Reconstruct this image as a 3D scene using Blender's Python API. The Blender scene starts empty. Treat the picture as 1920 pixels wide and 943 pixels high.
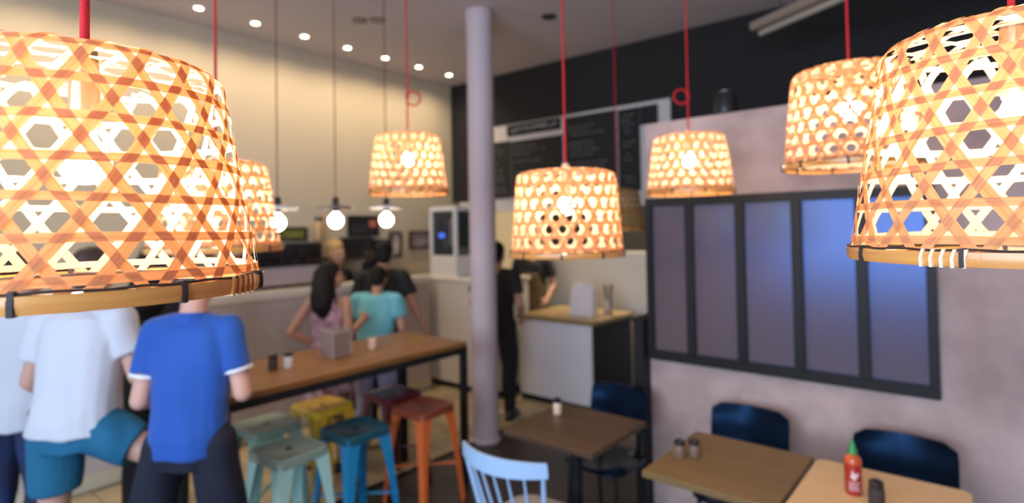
import bpy, bmesh, math, random
from mathutils import Vector, Matrix, noise, Quaternion

random.seed(7)
PI = math.pi
SC = bpy.context.scene
COL = SC.collection

# ------------------------------------------------------------------ camera
cam_d = bpy.data.cameras.new('camera')
cam = bpy.data.objects.new('camera', cam_d)
COL.objects.link(cam)
SC.camera = cam
cam.location = (0, 0, 1.80)
HEAD, PITCH, ROLL = math.radians(39.8), math.radians(1.4), math.radians(-1.0)
cam.rotation_euler = (Matrix.Rotation(HEAD, 3, 'Z') @ Matrix.Rotation(PI/2 + PITCH, 3, 'X') @ Matrix.Rotation(ROLL, 3, 'Z')).to_euler()
cam_d.sensor_width = 36.0
cam_d.lens = 1070 / 1920 * 36
cam_d.shift_y = -(471.5 - 400) / 1920
cam_d.clip_start = 0.02
cam_d.dof.use_dof = True
cam_d.dof.focus_distance = 0.74
cam_d.dof.aperture_fstop = 2.5

# ------------------------------------------------------------------ world, daylight, exposure
world = bpy.data.worlds.new('world')
SC.world = world
world.use_nodes = True
wn = world.node_tree.nodes
wn['Background'].inputs[0].default_value = (0.36, 0.60, 1.0, 1)
wn['Background'].inputs[1].default_value = 1.6
SC.view_settings.view_transform = 'Standard'
SC.view_settings.look = 'None'
SC.view_settings.gamma = 1
SC.view_settings.exposure = 0.0
SC.view_settings.use_curve_mapping = False
CEIL = 3.67
LEFT, FRONT, BACK, RIGHT = -5.40, -2.3, 7.2, 2.3
K_LAMP = 1.0


def area(name, loc, direction, sx, sy, power, color, spread=180):
    d = bpy.data.lights.new(name, 'AREA')
    d.shape = 'RECTANGLE'; d.size = sx; d.size_y = sy; d.energy = power; d.color = color
    d.spread = math.radians(spread)
    o = bpy.data.objects.new(name, d); COL.objects.link(o)
    o.location = loc
    o.rotation_euler = Vector(direction).to_track_quat('-Z', 'Y').to_euler()
    return o


# daylight entering through the glazed shop front behind the camera
area('daylight', (-0.6, FRONT - 0.25, 1.95), (-0.25, 1, -0.15), 3.8, 1.8, 250, (0.62, 0.77, 1.0))

# ------------------------------------------------------------------ materials
MATS = {}


def mat(name, col, rough=0.6, metal=0.0, spec=0.5, noise_amt=0.0, noise_scale=8.0, col2=None, bump=0.0,
        bump_scale=40.0, emit=None, estr=0.0, trans=0.0, coat=0.0, sheen=0.0, stretch=(1, 1, 1), alpha=None):
    m = bpy.data.materials.new(name); m.use_nodes = True
    nt = m.node_tree; N = nt.nodes; L = nt.links
    p = N['Principled BSDF']
    p.inputs['Base Color'].default_value = (*col, 1)
    p.inputs['Roughness'].default_value = rough
    p.inputs['Metallic'].default_value = metal
    p.inputs['Specular IOR Level'].default_value = spec
    if trans: p.inputs['Transmission Weight'].default_value = trans
    if coat: p.inputs['Coat Weight'].default_value = coat
    if sheen: p.inputs['Sheen Weight'].default_value = sheen
    tc = N.new('ShaderNodeTexCoord'); mp = N.new('ShaderNodeMapping')
    mp.inputs['Scale'].default_value = stretch
    L.new(tc.outputs['Object'], mp.inputs['Vector'])
    if col2 is not None:
        t = N.new('ShaderNodeTexNoise'); t.inputs['Scale'].default_value = noise_scale
        t.inputs['Detail'].default_value = 6
        L.new(mp.outputs[0], t.inputs['Vector'])
        r = N.new('ShaderNodeValToRGB')
        r.color_ramp.elements[0].position = 0.35; r.color_ramp.elements[1].position = 0.68
        r.color_ramp.elements[0].color = (*col, 1); r.color_ramp.elements[1].color = (*col2, 1)
        L.new(t.outputs['Fac'], r.inputs[0]); L.new(r.outputs[0], p.inputs['Base Color'])
    if bump:
        t2 = N.new('ShaderNodeTexNoise'); t2.inputs['Scale'].default_value = bump_scale
        t2.inputs['Detail'].default_value = 4
        L.new(mp.outputs[0], t2.inputs['Vector'])
        b = N.new('ShaderNodeBump'); b.inputs['Strength'].default_value = bump; b.inputs['Distance'].default_value = 0.01
        L.new(t2.outputs['Fac'], b.inputs['Height']); L.new(b.outputs[0], p.inputs['Normal'])
    if emit:
        p.inputs['Emission Color'].default_value = (*emit, 1); p.inputs['Emission Strength'].default_value = estr
    MATS[name] = m
    return m


def weave_mat(name, col, tcol, skin):
    # split bamboo: tan outer skin, pale inner pith
    m = bpy.data.materials.new(name); m.use_nodes = True
    nt = m.node_tree; N = nt.nodes; L = nt.links
    for n in list(N): N.remove(n)
    out = N.new('ShaderNodeOutputMaterial'); mix = N.new('ShaderNodeMixShader'); mix.inputs[0].default_value = 0.24
    d = N.new('ShaderNodeBsdfDiffuse'); t = N.new('ShaderNodeBsdfTranslucent')
    uv = N.new('ShaderNodeUVMap'); mp = N.new('ShaderNodeMapping'); mp.inputs['Scale'].default_value = (6, 260, 1)
    L.new(uv.outputs[0], mp.inputs[0])
    tn = N.new('ShaderNodeTexNoise'); tn.inputs['Scale'].default_value = 1.0; tn.inputs['Detail'].default_value = 4
    L.new(mp.outputs[0], tn.inputs['Vector'])
    for node, c in ((d, col), (t, tcol)):
        r = N.new('ShaderNodeValToRGB')
        r.color_ramp.elements[0].position = 0.3; r.color_ramp.elements[1].position = 0.7
        r.color_ramp.elements[0].color = (c[0]*0.78, c[1]*0.70, c[2]*0.62, 1)
        r.color_ramp.elements[1].color = (min(1, c[0]*1.08), c[1]*1.08, c[2]*1.08, 1)
        L.new(tn.outputs['Fac'], r.inputs[0])
        if node is d:
            geo = N.new('ShaderNodeNewGeometry'); mc = N.new('ShaderNodeMix'); mc.data_type = 'RGBA'; mc.blend_type = 'MULTIPLY'
            inv = N.new('ShaderNodeMath'); inv.operation = 'SUBTRACT'; inv.inputs[0].default_value = 1.0
            L.new(geo.outputs['Backfacing'], inv.inputs[1]); L.new(inv.outputs[0], mc.inputs[0])
            mc.inputs[7].default_value = (*skin, 1); L.new(r.outputs[0], mc.inputs[6]); L.new(mc.outputs[2], node.inputs['Color'])
        else: L.new(r.outputs[0], node.inputs['Color'])
    L.new(d.outputs[0], mix.inputs[1]); L.new(t.outputs[0], mix.inputs[2])
    L.new(mix.outputs[0], out.inputs[0])
    MATS[name] = m
    return m


def wood_mat(name, c1, c2, rough=0.45, axis=0, scale=1.0):
    st = [6*scale, 6*scale, 6*scale]; st[axis] = 0.6*scale
    return mat(name, c1, rough=rough, col2=c2, noise_scale=3.0, stretch=tuple(st), bump=0.08, bump_scale=6)


WEAVE = weave_mat('bamboo weave', (0.91, 0.70, 0.48), (0.96, 0.38, 0.13), (0.76, 0.48, 0.33))
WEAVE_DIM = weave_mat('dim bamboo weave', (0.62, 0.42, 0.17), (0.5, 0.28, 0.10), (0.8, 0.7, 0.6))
RIM = mat('bamboo rim', (0.62, 0.24, 0.05), rough=0.35, col2=(0.80, 0.38, 0.10), noise_scale=4, stretch=(1, 1, 14), coat=0.3)
BIND = mat('dark rattan binding', (0.035, 0.018, 0.015), rough=0.6)
PALEBIND = mat('pale rattan wrap', (0.85, 0.62, 0.40), rough=0.5)
CORD = mat('red fabric cord', (0.52, 0.012, 0.018), rough=0.8, bump=0.3, bump_scale=500)
DCORD = mat('brown fabric cord', (0.16, 0.05, 0.045), rough=0.8)
BRASS = mat('brass socket', (0.75, 0.55, 0.35), rough=0.35, metal=0.7)
BULB = mat('lit warm bulb', (1, 0.9, 0.8), emit=(1.0, 0.84, 0.66), estr=210)
EDISON = mat('lit clear globe bulb', (1, 0.9, 0.8), emit=(1.0, 0.80, 0.60), estr=25)
DOWN = mat('lit downlight lens', (1, 1, 1), emit=(1.0, 0.84, 0.64), estr=14)
OFFL = mat('unlit downlight lens', (0.08, 0.08, 0.10), rough=0.15)
WHITE = mat('white enamel', (0.78, 0.76, 0.74), rough=0.35)
BLACKM = mat('black metal', (0.018, 0.017, 0.018), rough=0.42, spec=0.2, bump=0.05)
BLACKP = mat('black plastic', (0.016, 0.016, 0.018), rough=0.3)
STEEL = mat('brushed steel', (0.62, 0.58, 0.57), rough=0.35, metal=0.8)
M_LEFT = mat('cream wall paint', (0.56, 0.475, 0.34), rough=0.85, col2=(0.59, 0.50, 0.36), noise_scale=1.5, bump=0.05, bump_scale=60)
M_CEIL = mat('ceiling paint', (0.56, 0.50, 0.50), rough=0.9, col2=(0.58, 0.52, 0.515), noise_scale=1.2)
M_PLASTER = mat('polished concrete plaster', (0.36, 0.265, 0.245), rough=0.7, col2=(0.60, 0.455, 0.42), noise_scale=2.8, bump=0.12, bump_scale=9)
M_DARK = mat('charcoal paint', (0.014, 0.012, 0.012), rough=0.8)
M_DARKWALL = mat('dark kitchen paint', (0.022, 0.019, 0.018), rough=0.7)
M_COL = mat('column paint', (0.62, 0.52, 0.545), rough=0.6, bump=0.05, bump_scale=30)
M_WHITEPANEL = mat('white laminate', (0.72, 0.67, 0.62), rough=0.5)
M_TILE = mat('white kitchen panel', (0.66, 0.62, 0.54), rough=0.35, col2=(0.72, 0.68, 0.6), noise_scale=2)
M_FRONT = mat('pale counter front', (0.60, 0.52, 0.50), rough=0.6, col2=(0.68, 0.59, 0.56), noise_scale=3, bump=0.05)
M_CAP = mat('cream counter top', (0.93, 0.86, 0.73), rough=0.35)
M_SKIRT = mat('cream skirting', (0.75, 0.68, 0.5), rough=0.5)


def floor_mat(name, c1, c2, grout, size, rough):
    m = bpy.data.materials.new(name); m.use_nodes = True
    nt = m.node_tree; N = nt.nodes; L = nt.links; p = N['Principled BSDF']
    tc = N.new('ShaderNodeTexCoord')
    br = N.new('ShaderNodeTexBrick'); br.inputs['Scale'].default_value = 1.0
    br.offset = 0.5; br.inputs['Brick Width'].default_value = size[0]; br.inputs['Row Height'].default_value = size[1]
    br.inputs['Mortar Size'].default_value = 0.006
    br.inputs['Color1'].default_value = (*c1, 1); br.inputs['Color2'].default_value = (*c2, 1); br.inputs['Mortar'].default_value = (*grout, 1)
    n = N.new('ShaderNodeTexNoise'); n.inputs['Scale'].default_value = 3.5; n.inputs['Detail'].default_value = 8
    r = N.new('ShaderNodeValToRGB'); r.color_ramp.elements[0].position = 0.3; r.color_ramp.elements[1].position = 0.7
    r.color_ramp.elements[0].color = (0.55, 0.55, 0.55, 1); r.color_ramp.elements[1].color = (1, 1, 1, 1)
    mx = N.new('ShaderNodeMix'); mx.data_type = 'RGBA'; mx.blend_type = 'MULTIPLY'; mx.inputs[0].default_value = 1
    L.new(tc.outputs['Object'], br.inputs['Vector']); L.new(tc.outputs['Object'], n.inputs['Vector'])
    L.new(n.outputs['Fac'], r.inputs[0]); L.new(br.outputs['Color'], mx.inputs[6]); L.new(r.outputs[0], mx.inputs[7])
    L.new(mx.outputs[2], p.inputs['Base Color']); p.inputs['Roughness'].default_value = rough
    return m


M_FLOOR_D = floor_mat('dark brown floorboards', (0.050, 0.038, 0.034), (0.075, 0.055, 0.047), (0.02, 0.015, 0.014), (1.4, 0.16), 0.42)
M_FLOOR_L = floor_mat('honey stone tiles', (0.50, 0.40, 0.24), (0.58, 0.47, 0.29), (0.28, 0.21, 0.13), (0.6, 0.6), 0.45)


# ------------------------------------------------------------------ mesh helpers
class MB:
    def __init__(self):
        self.v = []; self.f = []; self.uv = {}

    def add(self, vs, fs):
        o = len(self.v)
        self.v += [Vector(p) for p in vs]
        self.f += [tuple(i + o for i in f) for f in fs]
        return self

    def box(self, c, s, rot=0.0, taper=1.0):
        x, y, z = s[0]/2, s[1]/2, s[2]/2
        R = Matrix.Rotation(rot, 3, 'Z')
        P = [(-x, -y, -z), (x, -y, -z), (x, y, -z), (-x, y, -z), (-x*taper, -y*taper, z), (x*taper, -y*taper, z), (x*taper, y*taper, z), (-x*taper, y*taper, z)]
        return self.add([Vector(c) + R @ Vector(p) for p in P],
                        [(0, 3, 2, 1), (4, 5, 6, 7), (0, 1, 5, 4), (1, 2, 6, 5), (2, 3, 7, 6), (3, 0, 4, 7)])

    def beam(self, a, b, w, d, w2=None, d2=None, up=(0, 0, 1)):
        a, b = Vector(a), Vector(b); t = (b - a).normalized(); up = Vector(up)
        if abs(t.dot(up)) > 0.98: up = Vector((0, 1, 0))
        s = t.cross(up).normalized(); u = s.cross(t)
        w2 = w if w2 is None else w2; d2 = d if d2 is None else d2
        P = []
        for q, ww, dd in ((a, w, d), (b, w2, d2)):
            for i, j in ((-1, -1), (1, -1), (1, 1), (-1, 1)): P.append(q + s*i*ww/2 + u*j*dd/2)
        return self.add(P, [(0, 1, 2, 3), (7, 6, 5, 4), (0, 4, 5, 1), (1, 5, 6, 2), (2, 6, 7, 3), (3, 7, 4, 0)])

    def tube(self, pts, r, n=12, caps=True, closed=False, ry=None):
        pts = [Vector(p) for p in pts]
        R = r if isinstance(r, (list, tuple)) else [r]*len(pts)
        RY = ry if isinstance(ry, (list, tuple)) else ([ry]*len(pts) if ry is not None else R)
        o = len(self.v); m = len(pts); prev = None
        for i, p in enumerate(pts):
            if closed: t = (pts[(i+1) % m] - pts[i-1])
            else: t = pts[min(i+1, m-1)] - pts[max(i-1, 0)]
            t.normalize()
            if prev is None:
                up = Vector((0, 0, 1)) if abs(t.z) < 0.9 else Vector((0, 1, 0))
                s = t.cross(up).normalized()
            else:
                s = (prev - t*prev.dot(t)).normalized()
            prev = s; u = s.cross(t)
            for k in range(n):
                a = 2*PI*k/n
                self.v.append(p + s*math.cos(a)*R[i] + u*math.sin(a)*RY[i])
        for i in range(m if closed else m-1):
            j = (i+1) % m
            for k in range(n):
                l = (k+1) % n
                self.f.append((o+i*n+k, o+i*n+l, o+j*n+l, o+j*n+k))
        if caps and not closed:
            self.f.append(tuple(o+k for k in range(n))[::-1]); self.f.append(tuple(o+(m-1)*n+k for k in range(n)))
        return self

    def lathe(self, prof, c=(0, 0, 0), n=28, sx=1, sy=1):
        c = Vector(c); o = len(self.v); m = len(prof)
        for (r, z) in prof:
            for k in range(n):
                a = 2*PI*k/n
                self.v.append(c + Vector((math.cos(a)*max(r, 1e-5)*sx, math.sin(a)*max(r, 1e-5)*sy, z)))
        for i in range(m-1):
            for k in range(n):
                l = (k+1) % n
                self.f.append((o+i*n+k, o+i*n+l, o+(i+1)*n+l, o+(i+1)*n+k))
        self.f.append(tuple(o+k for k in range(n))[::-1]); self.f.append(tuple(o+(m-1)*n+k for k in range(n)))
        return self

    def ellipsoid(self, c, r, rot=None, n=16, m=10):
        c = Vector(c); rot = rot or Matrix.Identity(3); o = len(self.v)
        for i in range(1, m):
            ph = PI*i/m
            for k in range(n):
                a = 2*PI*k/n
                self.v.append(c + rot @ Vector((r[0]*math.sin(ph)*math.cos(a), r[1]*math.sin(ph)*math.sin(a), r[2]*math.cos(ph))))
        self.v.append(c + rot @ Vector((0, 0, r[2]))); self.v.append(c - rot @ Vector((0, 0, r[2])))
        T = o + (m-1)*n; B = T+1
        for k in range(n):
            l = (k+1) % n
            self.f.append((T, o+k, o+l)); self.f.append((B, o+(m-2)*n+l, o+(m-2)*n+k))
            for i in range(m-2):
                self.f.append((o+i*n+k, o+(i+1)*n+k, o+(i+1)*n+l, o+i*n+l))
        return self

    def loft(self, rings):
        """rings: lists of equal length of points"""
        o = len(self.v); n = len(rings[0])
        for r in rings: self.v += [Vector(p) for p in r]
        for i in range(len(rings)-1):
            for k in range(n):
                l = (k+1) % n
                self.f.append((o+i*n+k, o+i*n+l, o+(i+1)*n+l, o+(i+1)*n+k))
        self.f.append(tuple(o+k for k in range(n))[::-1]); self.f.append(tuple(o+(len(rings)-1)*n+k for k in range(n)))
        return self

    def limb(self, pts, rs):
        pts = [Vector(p) for p in pts]
        for i in range(len(pts)):
            self.ellipsoid(pts[i], (rs[i],)*3, n=14, m=8)
            if i: self.tube([pts[i-1], pts[i]], [rs[i-1], rs[i]], n=14)
        return self

    def mesh(self, name):
        me = bpy.data.meshes.new(name)
        me.from_pydata([tuple(p) for p in self.v], [], self.f)
        me.validate(); me.update()
        return me

    def build(self, name, material, parent=None, smooth=False, bevel=0.0, seg=2, flip=True):
        me = self.mesh(name)
        bm = bmesh.new(); bm.from_mesh(me)
        bmesh.ops.recalc_face_normals(bm, faces=bm.faces)
        if bevel:
            es = [e for e in bm.edges if len(e.link_faces) == 2 and e.calc_face_angle(0) > 0.5]
            bmesh.ops.bevel(bm, geom=es, offset=bevel, segments=seg, affect='EDGES', clamp_overlap=True)
        bm.to_mesh(me); bm.free()
        if smooth:
            for p in me.polygons: p.use_smooth = True
            me.set_sharp_from_angle(angle=math.radians(40))
        me.materials.append(material)
        o = bpy.data.objects.new(name, me); COL.objects.link(o)
        if parent: o.parent = parent
        return o


def tag(o, label=None, cat=None, group=None, kind=None):
    if label: o['label'] = label
    if cat: o['category'] = cat
    if group: o['group'] = group
    if kind: o['kind'] = kind
    return o


def thing(name, label, cat, loc=(0, 0, 0), rz=0.0, group=None):
    o = bpy.data.objects.new(name, None); COL.objects.link(o)
    o.location = loc; o.rotation_euler = (0, 0, rz); o.empty_display_size = 0.05
    return tag(o, label, cat, group)


def copy_tree(o, loc=None, rz=None, label=None, parent=None, group=None):
    c = o.copy(); COL.objects.link(c)
    if parent: c.parent = parent
    for ch in list(o.children): copy_tree(ch, parent=c)
    if loc: c.location = loc
    if rz is not None: c.rotation_euler = (0, 0, rz)
    if label: c['label'] = label
    if group: c['group'] = group
    return c


def struct(name, mb, m, label=None, bevel=0.0):
    o = mb.build(name, m, bevel=bevel)
    o['kind'] = 'structure'
    if label: o['label'] = label
    return o


def remesh(mb, name, material, parent=None, voxel=0.008, smooth=4, fold=0.0, fold_scale=(9, 9, 3)):
    me = mb.mesh(name)
    bm = bmesh.new(); bm.from_mesh(me); bmesh.ops.recalc_face_normals(bm, faces=bm.faces)
    bm.to_mesh(me); bm.free()
    o = bpy.data.objects.new(name, me); COL.objects.link(o)
    md = o.modifiers.new('r', 'REMESH'); md.mode = 'VOXEL'; md.voxel_size = voxel; md.use_smooth_shade = True
    ms = o.modifiers.new('s', 'SMOOTH'); ms.factor = 0.5; ms.iterations = smooth
    dg = bpy.context.evaluated_depsgraph_get()
    nm = bpy.data.meshes.new_from_object(o.evaluated_get(dg))
    o.modifiers.clear(); o.data = nm; bpy.data.meshes.remove(me); nm.name = name
    if fold:
        nrm = [v.normal.copy() for v in nm.vertices]
        for v, n in zip(nm.vertices, nrm):
            q = Vector((v.co.x*fold_scale[0], v.co.y*fold_scale[1], v.co.z*fold_scale[2]))
            v.co += n * fold * noise.noise(q)
    for p in nm.polygons: p.use_smooth = True
    nm.materials.clear(); nm.materials.append(material)
    if parent: o.parent = parent
    return o


# ------------------------------------------------------------------ the room
struct('floor', MB().box(((LEFT-3.35)/2, (FRONT+BACK)/2, -0.05), (-3.35-LEFT, BACK-FRONT, 0.1)), M_FLOOR_L, 'honey coloured stone floor by the counter')
fl = struct('floor', MB().box(((-3.35+RIGHT)/2, (FRONT+BACK)/2, -0.05), (RIGHT+3.35, BACK-FRONT, 0.1)), M_FLOOR_D, 'dark brown floor under the dining tables')
struct('trim_1', MB().box((-3.35, 1.9, 0.004), (0.05, BACK-FRONT-1.2, 0.008)), BLACKM, 'dark metal strip between the two floors')
struct('ceiling', MB().box(((LEFT+RIGHT)/2, (FRONT+BACK)/2, CEIL+0.05), (RIGHT-LEFT+0.4, BACK-FRONT+0.4, 0.1)), M_CEIL)
struct('wall_left', MB().box((LEFT-0.06, (FRONT+BACK)/2, CEIL/2), (0.12, BACK-FRONT+0.2, CEIL)), M_LEFT, 'cream wall behind the service counter')
struct('wall_back', MB().box(((LEFT+RIGHT)/2, BACK+0.06, CEIL/2), (RIGHT-LEFT, 0.12, CEIL)), M_DARKWALL, 'dark back wall of the kitchen')
struct('wall_right', MB().box(((-1.66+RIGHT)/2, 3.33+0.06, 1.22), (RIGHT+1.66, 0.12, 2.44)), M_PLASTER, 'pinkish grey plaster partition with the dark framed windows', bevel=0.004)
struct('wall_side', MB().box((RIGHT+0.06, (FRONT+BACK)/2, CEIL/2), (0.12, BACK-FRONT+0.2, CEIL)), M_PLASTER)
# bulkhead above the kitchen opening
struct('wall_bulkhead', MB().box(((LEFT+RIGHT)/2, 5.33, (2.14+CEIL)/2), (RIGHT-LEFT, 0.14, CEIL-2.14)), M_DARK, 'black bulkhead over the kitchen opening')
struct('trim_2', MB().box((-3.6, 5.335, 2.065), (3.3, 0.17, 0.13)), M_WHITEPANEL, 'white strip under the black bulkhead')
struct('wall_kitchen', MB().box((-2.9, 5.86, 0.75), (3.3, 0.10, 1.5)), M_TILE, 'white waist-high kitchen wall behind the island', bevel=0.004)
# shop front behind the camera: sill wall, header, mullions
front = MB()
front.box(((LEFT+RIGHT)/2, FRONT-0.06, 0.45), (RIGHT-LEFT, 0.12, 0.9))
front.box(((LEFT+RIGHT)/2, FRONT-0.06, (2.85+CEIL)/2), (RIGHT-LEFT, 0.12, CEIL-2.85))
front.box(((1.35+RIGHT)/2, FRONT-0.06, 1.725), (RIGHT-1.35, 0.12, 2.25))
front.box(((LEFT-3.0)/2, FRONT-0.06, 1.725), (-3.0-LEFT, 0.12, 2.25))
struct('wall_front', front, M_PLASTER, 'street wall with the shop window')
wf = MB()
for x in (-3.0, -1.45, 0.1, 1.35): wf.box((x, FRONT-0.03, 1.725), (0.06, 0.08, 2.25))
for z in (0.92, 2.83): wf.box((-0.825, FRONT-0.03, z), (4.35, 0.08, 0.06))
struct('window_1', wf, BLACKM, 'black steel shop window frame')

# round column
colm = MB().lathe([(0.125, 0), (0.125, 0.02), (0.112, 0.03), (0.112, CEIL-0.11), (0.118, CEIL-0.10), (0.118, CEIL)], (-3.327, 3.595, 0), n=40)
c = colm.build('column', M_COL, smooth=True); tag(c, 'round lilac grey column between bar table and kitchen', 'column', kind='structure')


# partition window: black frame with five tall frosted panes
GX0, GX1, GZ0, GZ1 = -1.655, -0.19, 0.965, 1.965
M_PANE = bpy.data.materials.new('frosted dark glass'); M_PANE.use_nodes = True
pp = M_PANE.node_tree.nodes['Principled BSDF']
pp.inputs['Base Color'].default_value = (0.135, 0.10, 0.10, 1); pp.inputs['Roughness'].default_value = 0.24
pp.inputs['Specular IOR Level'].default_value = 1.0; pp.inputs['IOR'].default_value = 1.55
pp.inputs['Specular Tint'].default_value = (0.13, 0.38, 1.0, 1)
wroot = thing('window_2', 'black framed partition window of five tall frosted panes in the plaster wall', 'window', ((GX0+GX1)/2, 3.33, GZ0)); wroot['kind'] = 'structure'
cx = (GX0+GX1)/2; gw = GX1-GX0; gh = GZ1-GZ0
fr = MB()
fr.box((0, -0.012, 0.03), (gw, 0.05, 0.06)); fr.box((0, -0.012, gh-0.025), (gw, 0.05, 0.05))
fr.build('window_frame', BLACKM, wroot, bevel=0.003)
xs = [-1.655, -1.375, -1.08, -0.785, -0.49, -0.19]
for i, x in enumerate(xs):
    off = 0.02 if i == 0 else (-0.02 if i == 5 else 0)
    MB().box((x-cx+off, -0.014, gh/2), (0.04 if i in (0, 5) else 0.05, 0.052, gh-0.1)).build('mullion', BLACKM, wroot, bevel=0.003)
for i in range(5):
    a, b = xs[i]+0.022, xs[i+1]-0.022
    MB().box(((a+b)/2-cx, -0.004, gh/2), (b-a, 0.012, gh-0.09)).build('window_pane', M_PANE, wroot)

# skirting along the counter front
struct('baseboard_left', MB().box((-4.915, 1.06, 0.055), (0.02, 6.7, 0.11)), M_SKIRT, bevel=0.004)

# ------------------------------------------------------------------ service counter along the left wall
sc = thing('service_counter', 'long pale counter with a cream top along the left wall', 'counter', (-4.98, 1.06, 0))
MB().box((0.02, 0, 0.60), (0.07, 6.7, 1.20)).build('counter_front', M_FRONT, sc)
MB().box((0.02, 0, 1.235), (0.14, 6.7, 0.075)).build('counter_top', M_CAP, sc, bevel=0.008)
SHELF = wood_mat('dark stained shelf wood', (0.03, 0.02, 0.018), (0.05, 0.033, 0.028))
# ---- things behind and on the counter


def espresso_machine():
    t = thing('espresso_machine', 'wide pale steel espresso machine standing behind the cream counter top', 'coffee machine', (-5.0, 2.62, 1.2725))
    b = MB()
    b.box((0, 0, 0.12), (0.11, 0.98, 0.16), taper=0.97)
    b.build('body', mat('pale machine enamel', (0.62, 0.52, 0.52), rough=0.3, metal=0.1), t, bevel=0.015, seg=3)
    MB().box((0, 0, 0.225), (0.13, 1.04, 0.03)).build('cup_rail', BLACKP, t, bevel=0.004)
    for y in (-0.4, 0.4): MB().tube([(0, y, 0), (0, y, 0.05)], 0.018, n=12).build('foot', BLACKP, t)
    for y in (-0.28, 0.28):
        MB().tube([(-0.055, y, 0.1), (-0.11, y, 0.1)], 0.03, n=14).build('brew_head', STEEL, t, smooth=True)
        MB().tube([(-0.06, y+0.12, 0.16), (-0.12, y+0.12, 0.10), (-0.12, y+0.12, 0.0)], 0.006, n=8).build('steam_wand', STEEL, t, smooth=True)
    return t


espresso_machine()


def grinder(x, y, z, label, s=1.0):
    t = thing('coffee_grinder', label, 'coffee grinder', (x, y, z), 0, 'coffee grinders on the counter')
    MB().box((0, 0, 0.10*s), (0.11*s, 0.13*s, 0.20*s), taper=0.8).build('body', BLACKP, t, bevel=0.012)
    MB().lathe([(0.02*s, 0.2*s), (0.03*s, 0.22*s), (0.06*s, 0.30*s), (0.055*s, 0.31*s)], n=20).build('hopper', mat('smoked hopper', (0.06, 0.04, 0.03), rough=0.15), t, smooth=True)
    MB().tube([(0.05*s, 0, 0.1*s), (0.085*s, 0, 0.085*s)], 0.014*s, n=10).build('spout', STEEL, t)
    return t


grinder(-4.98, 3.62, 1.2725, 'black coffee grinder right of the blond barista on the counter')
grinder(-4.98, 1.88, 1.2725, 'black coffee grinder on the counter just left of the espresso machine', 0.9)


def cup(x, y, z, col, label, r=0.036, h=0.07):
    t = thing('coffee_cup', label, 'cup', (x, y, z), 0, 'cups on top of the espresso machine')
    MB().lathe([(r*0.6, 0), (r*0.68, 0.004), (r, h), (r*0.93, h), (r*0.6, 0.01)], n=18).build('cup_body', col, t, smooth=True)
    MB().tube([(0, r*0.85, h*0.8), (0, r*1.5, h*0.75), (0, r*1.5, h*0.35), (0, r*0.75, h*0.3)], 0.005, n=8).build('handle', col, t)


RED = mat('dark red glaze', (0.30, 0.05, 0.05), rough=0.3)
BLK = mat('black glaze', (0.02, 0.018, 0.02), rough=0.25)
CREAMG = mat('cream glaze', (0.7, 0.62, 0.5), rough=0.3)
for i, (y, cm, lab, r, h) in enumerate([
    (2.12, BLK, 'black cup at the left end of the machine top', 0.036, 0.07),
    (2.24, RED, 'dark red cup on the machine top beside the rim of the hanging lamp', 0.05, 0.09),
    (2.36, BLK, 'black cup right of the red one on the machine top', 0.04, 0.08),
    (2.47, BLK, 'tall black cup in the middle of the machine top', 0.042, 0.12),
    (2.58, BLK, 'wide black cup just right of the machine middle', 0.052, 0.10),
    (2.71, BLK, 'black cup second from the right end of the machine top', 0.044, 0.11),
    (2.84, BLK, 'black cup close to the barista at the machine end', 0.045, 0.12),
]): cup(-5.0, y+0.04, 1.5125, cm, lab, r, h)

# shelf with boxes and machines on the cream wall
sh = thing('wall_shelf', 'long dark wooden shelf on the cream wall behind the counter', 'shelf', (LEFT, 3.08, 1.50))
MB().box((0.055, 0, 0.0), (0.11, 2.2, 0.04)).build('shelf_board', SHELF, sh, bevel=0.003)
for y in (-0.9, 0, 0.9): MB().box((0.04, y, -0.08), (0.08, 0.03, 0.12)).build('bracket', BLACKM, sh)


def shelf_box(name, y, w, h, d, m, label, cat, z=1.52, group=None, detail=None):
    t = thing(name, label, cat, (LEFT+0.055, y, z), 0, group)
    d = min(d, 0.10)
    MB().box((0, 0, h/2), (d, w, h)).build('body', m, t, bevel=0.008)
    if detail: MB().box((d/2+0.002, detail[0], h*detail[1]), (0.006, detail[2], detail[3])).build('front_panel', detail[4], t, bevel=0.002)
    return t


DKW = mat('near black casing', (0.02, 0.019, 0.02), rough=0.4)
GRN = mat('yellow green print', (0.42, 0.40, 0.08), rough=0.6, col2=(0.12, 0.14, 0.03), noise_scale=25)
shelf_box('till_printer', 2.70, 0.42, 0.12, 0.18, DKW, 'low black appliance at the left end of the wall shelf', 'appliance', detail=(0.1, 0.5, 0.08, 0.05, RED))
shelf_box('toaster', 3.10, 0.36, 0.16, 0.18, DKW, 'black toaster oven on the wall shelf under the green picture', 'toaster oven', detail=(0, 0.5, 0.28, 0.09, BLK))
shelf_box('stereo', 3.72, 0.38, 0.20, 0.18, DKW, 'tall black appliance on the shelf right of the blond barista', 'appliance', detail=(0.0, 0.5, 0.2, 0.1, BLK))
shelf_box('juicer', 4.05, 0.22, 0.17, 0.16, DKW, 'small black appliance with a pale dial at the right end of the shelf', 'appliance', detail=(0.0, 0.5, 0.09, 0.09, CREAMG))
# jars
def jar(y, m, lid, label, h=0.2, r=0.045):
    t = thing('storage_jar', label, 'jar', (LEFT+0.055, y, 1.69), 0, 'jars stacked behind the barista')
    MB().lathe([(r*0.9, 0), (r, 0.01), (r, h*0.75), (r*0.7, h*0.85)], n=20).build('jar_body', m, t, smooth=True)
    MB().lathe([(r*0.8, h*0.84), (r*0.8, h), (r*0.7, h+0.004)], n=20).build('lid', lid, t, smooth=True)


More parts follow.
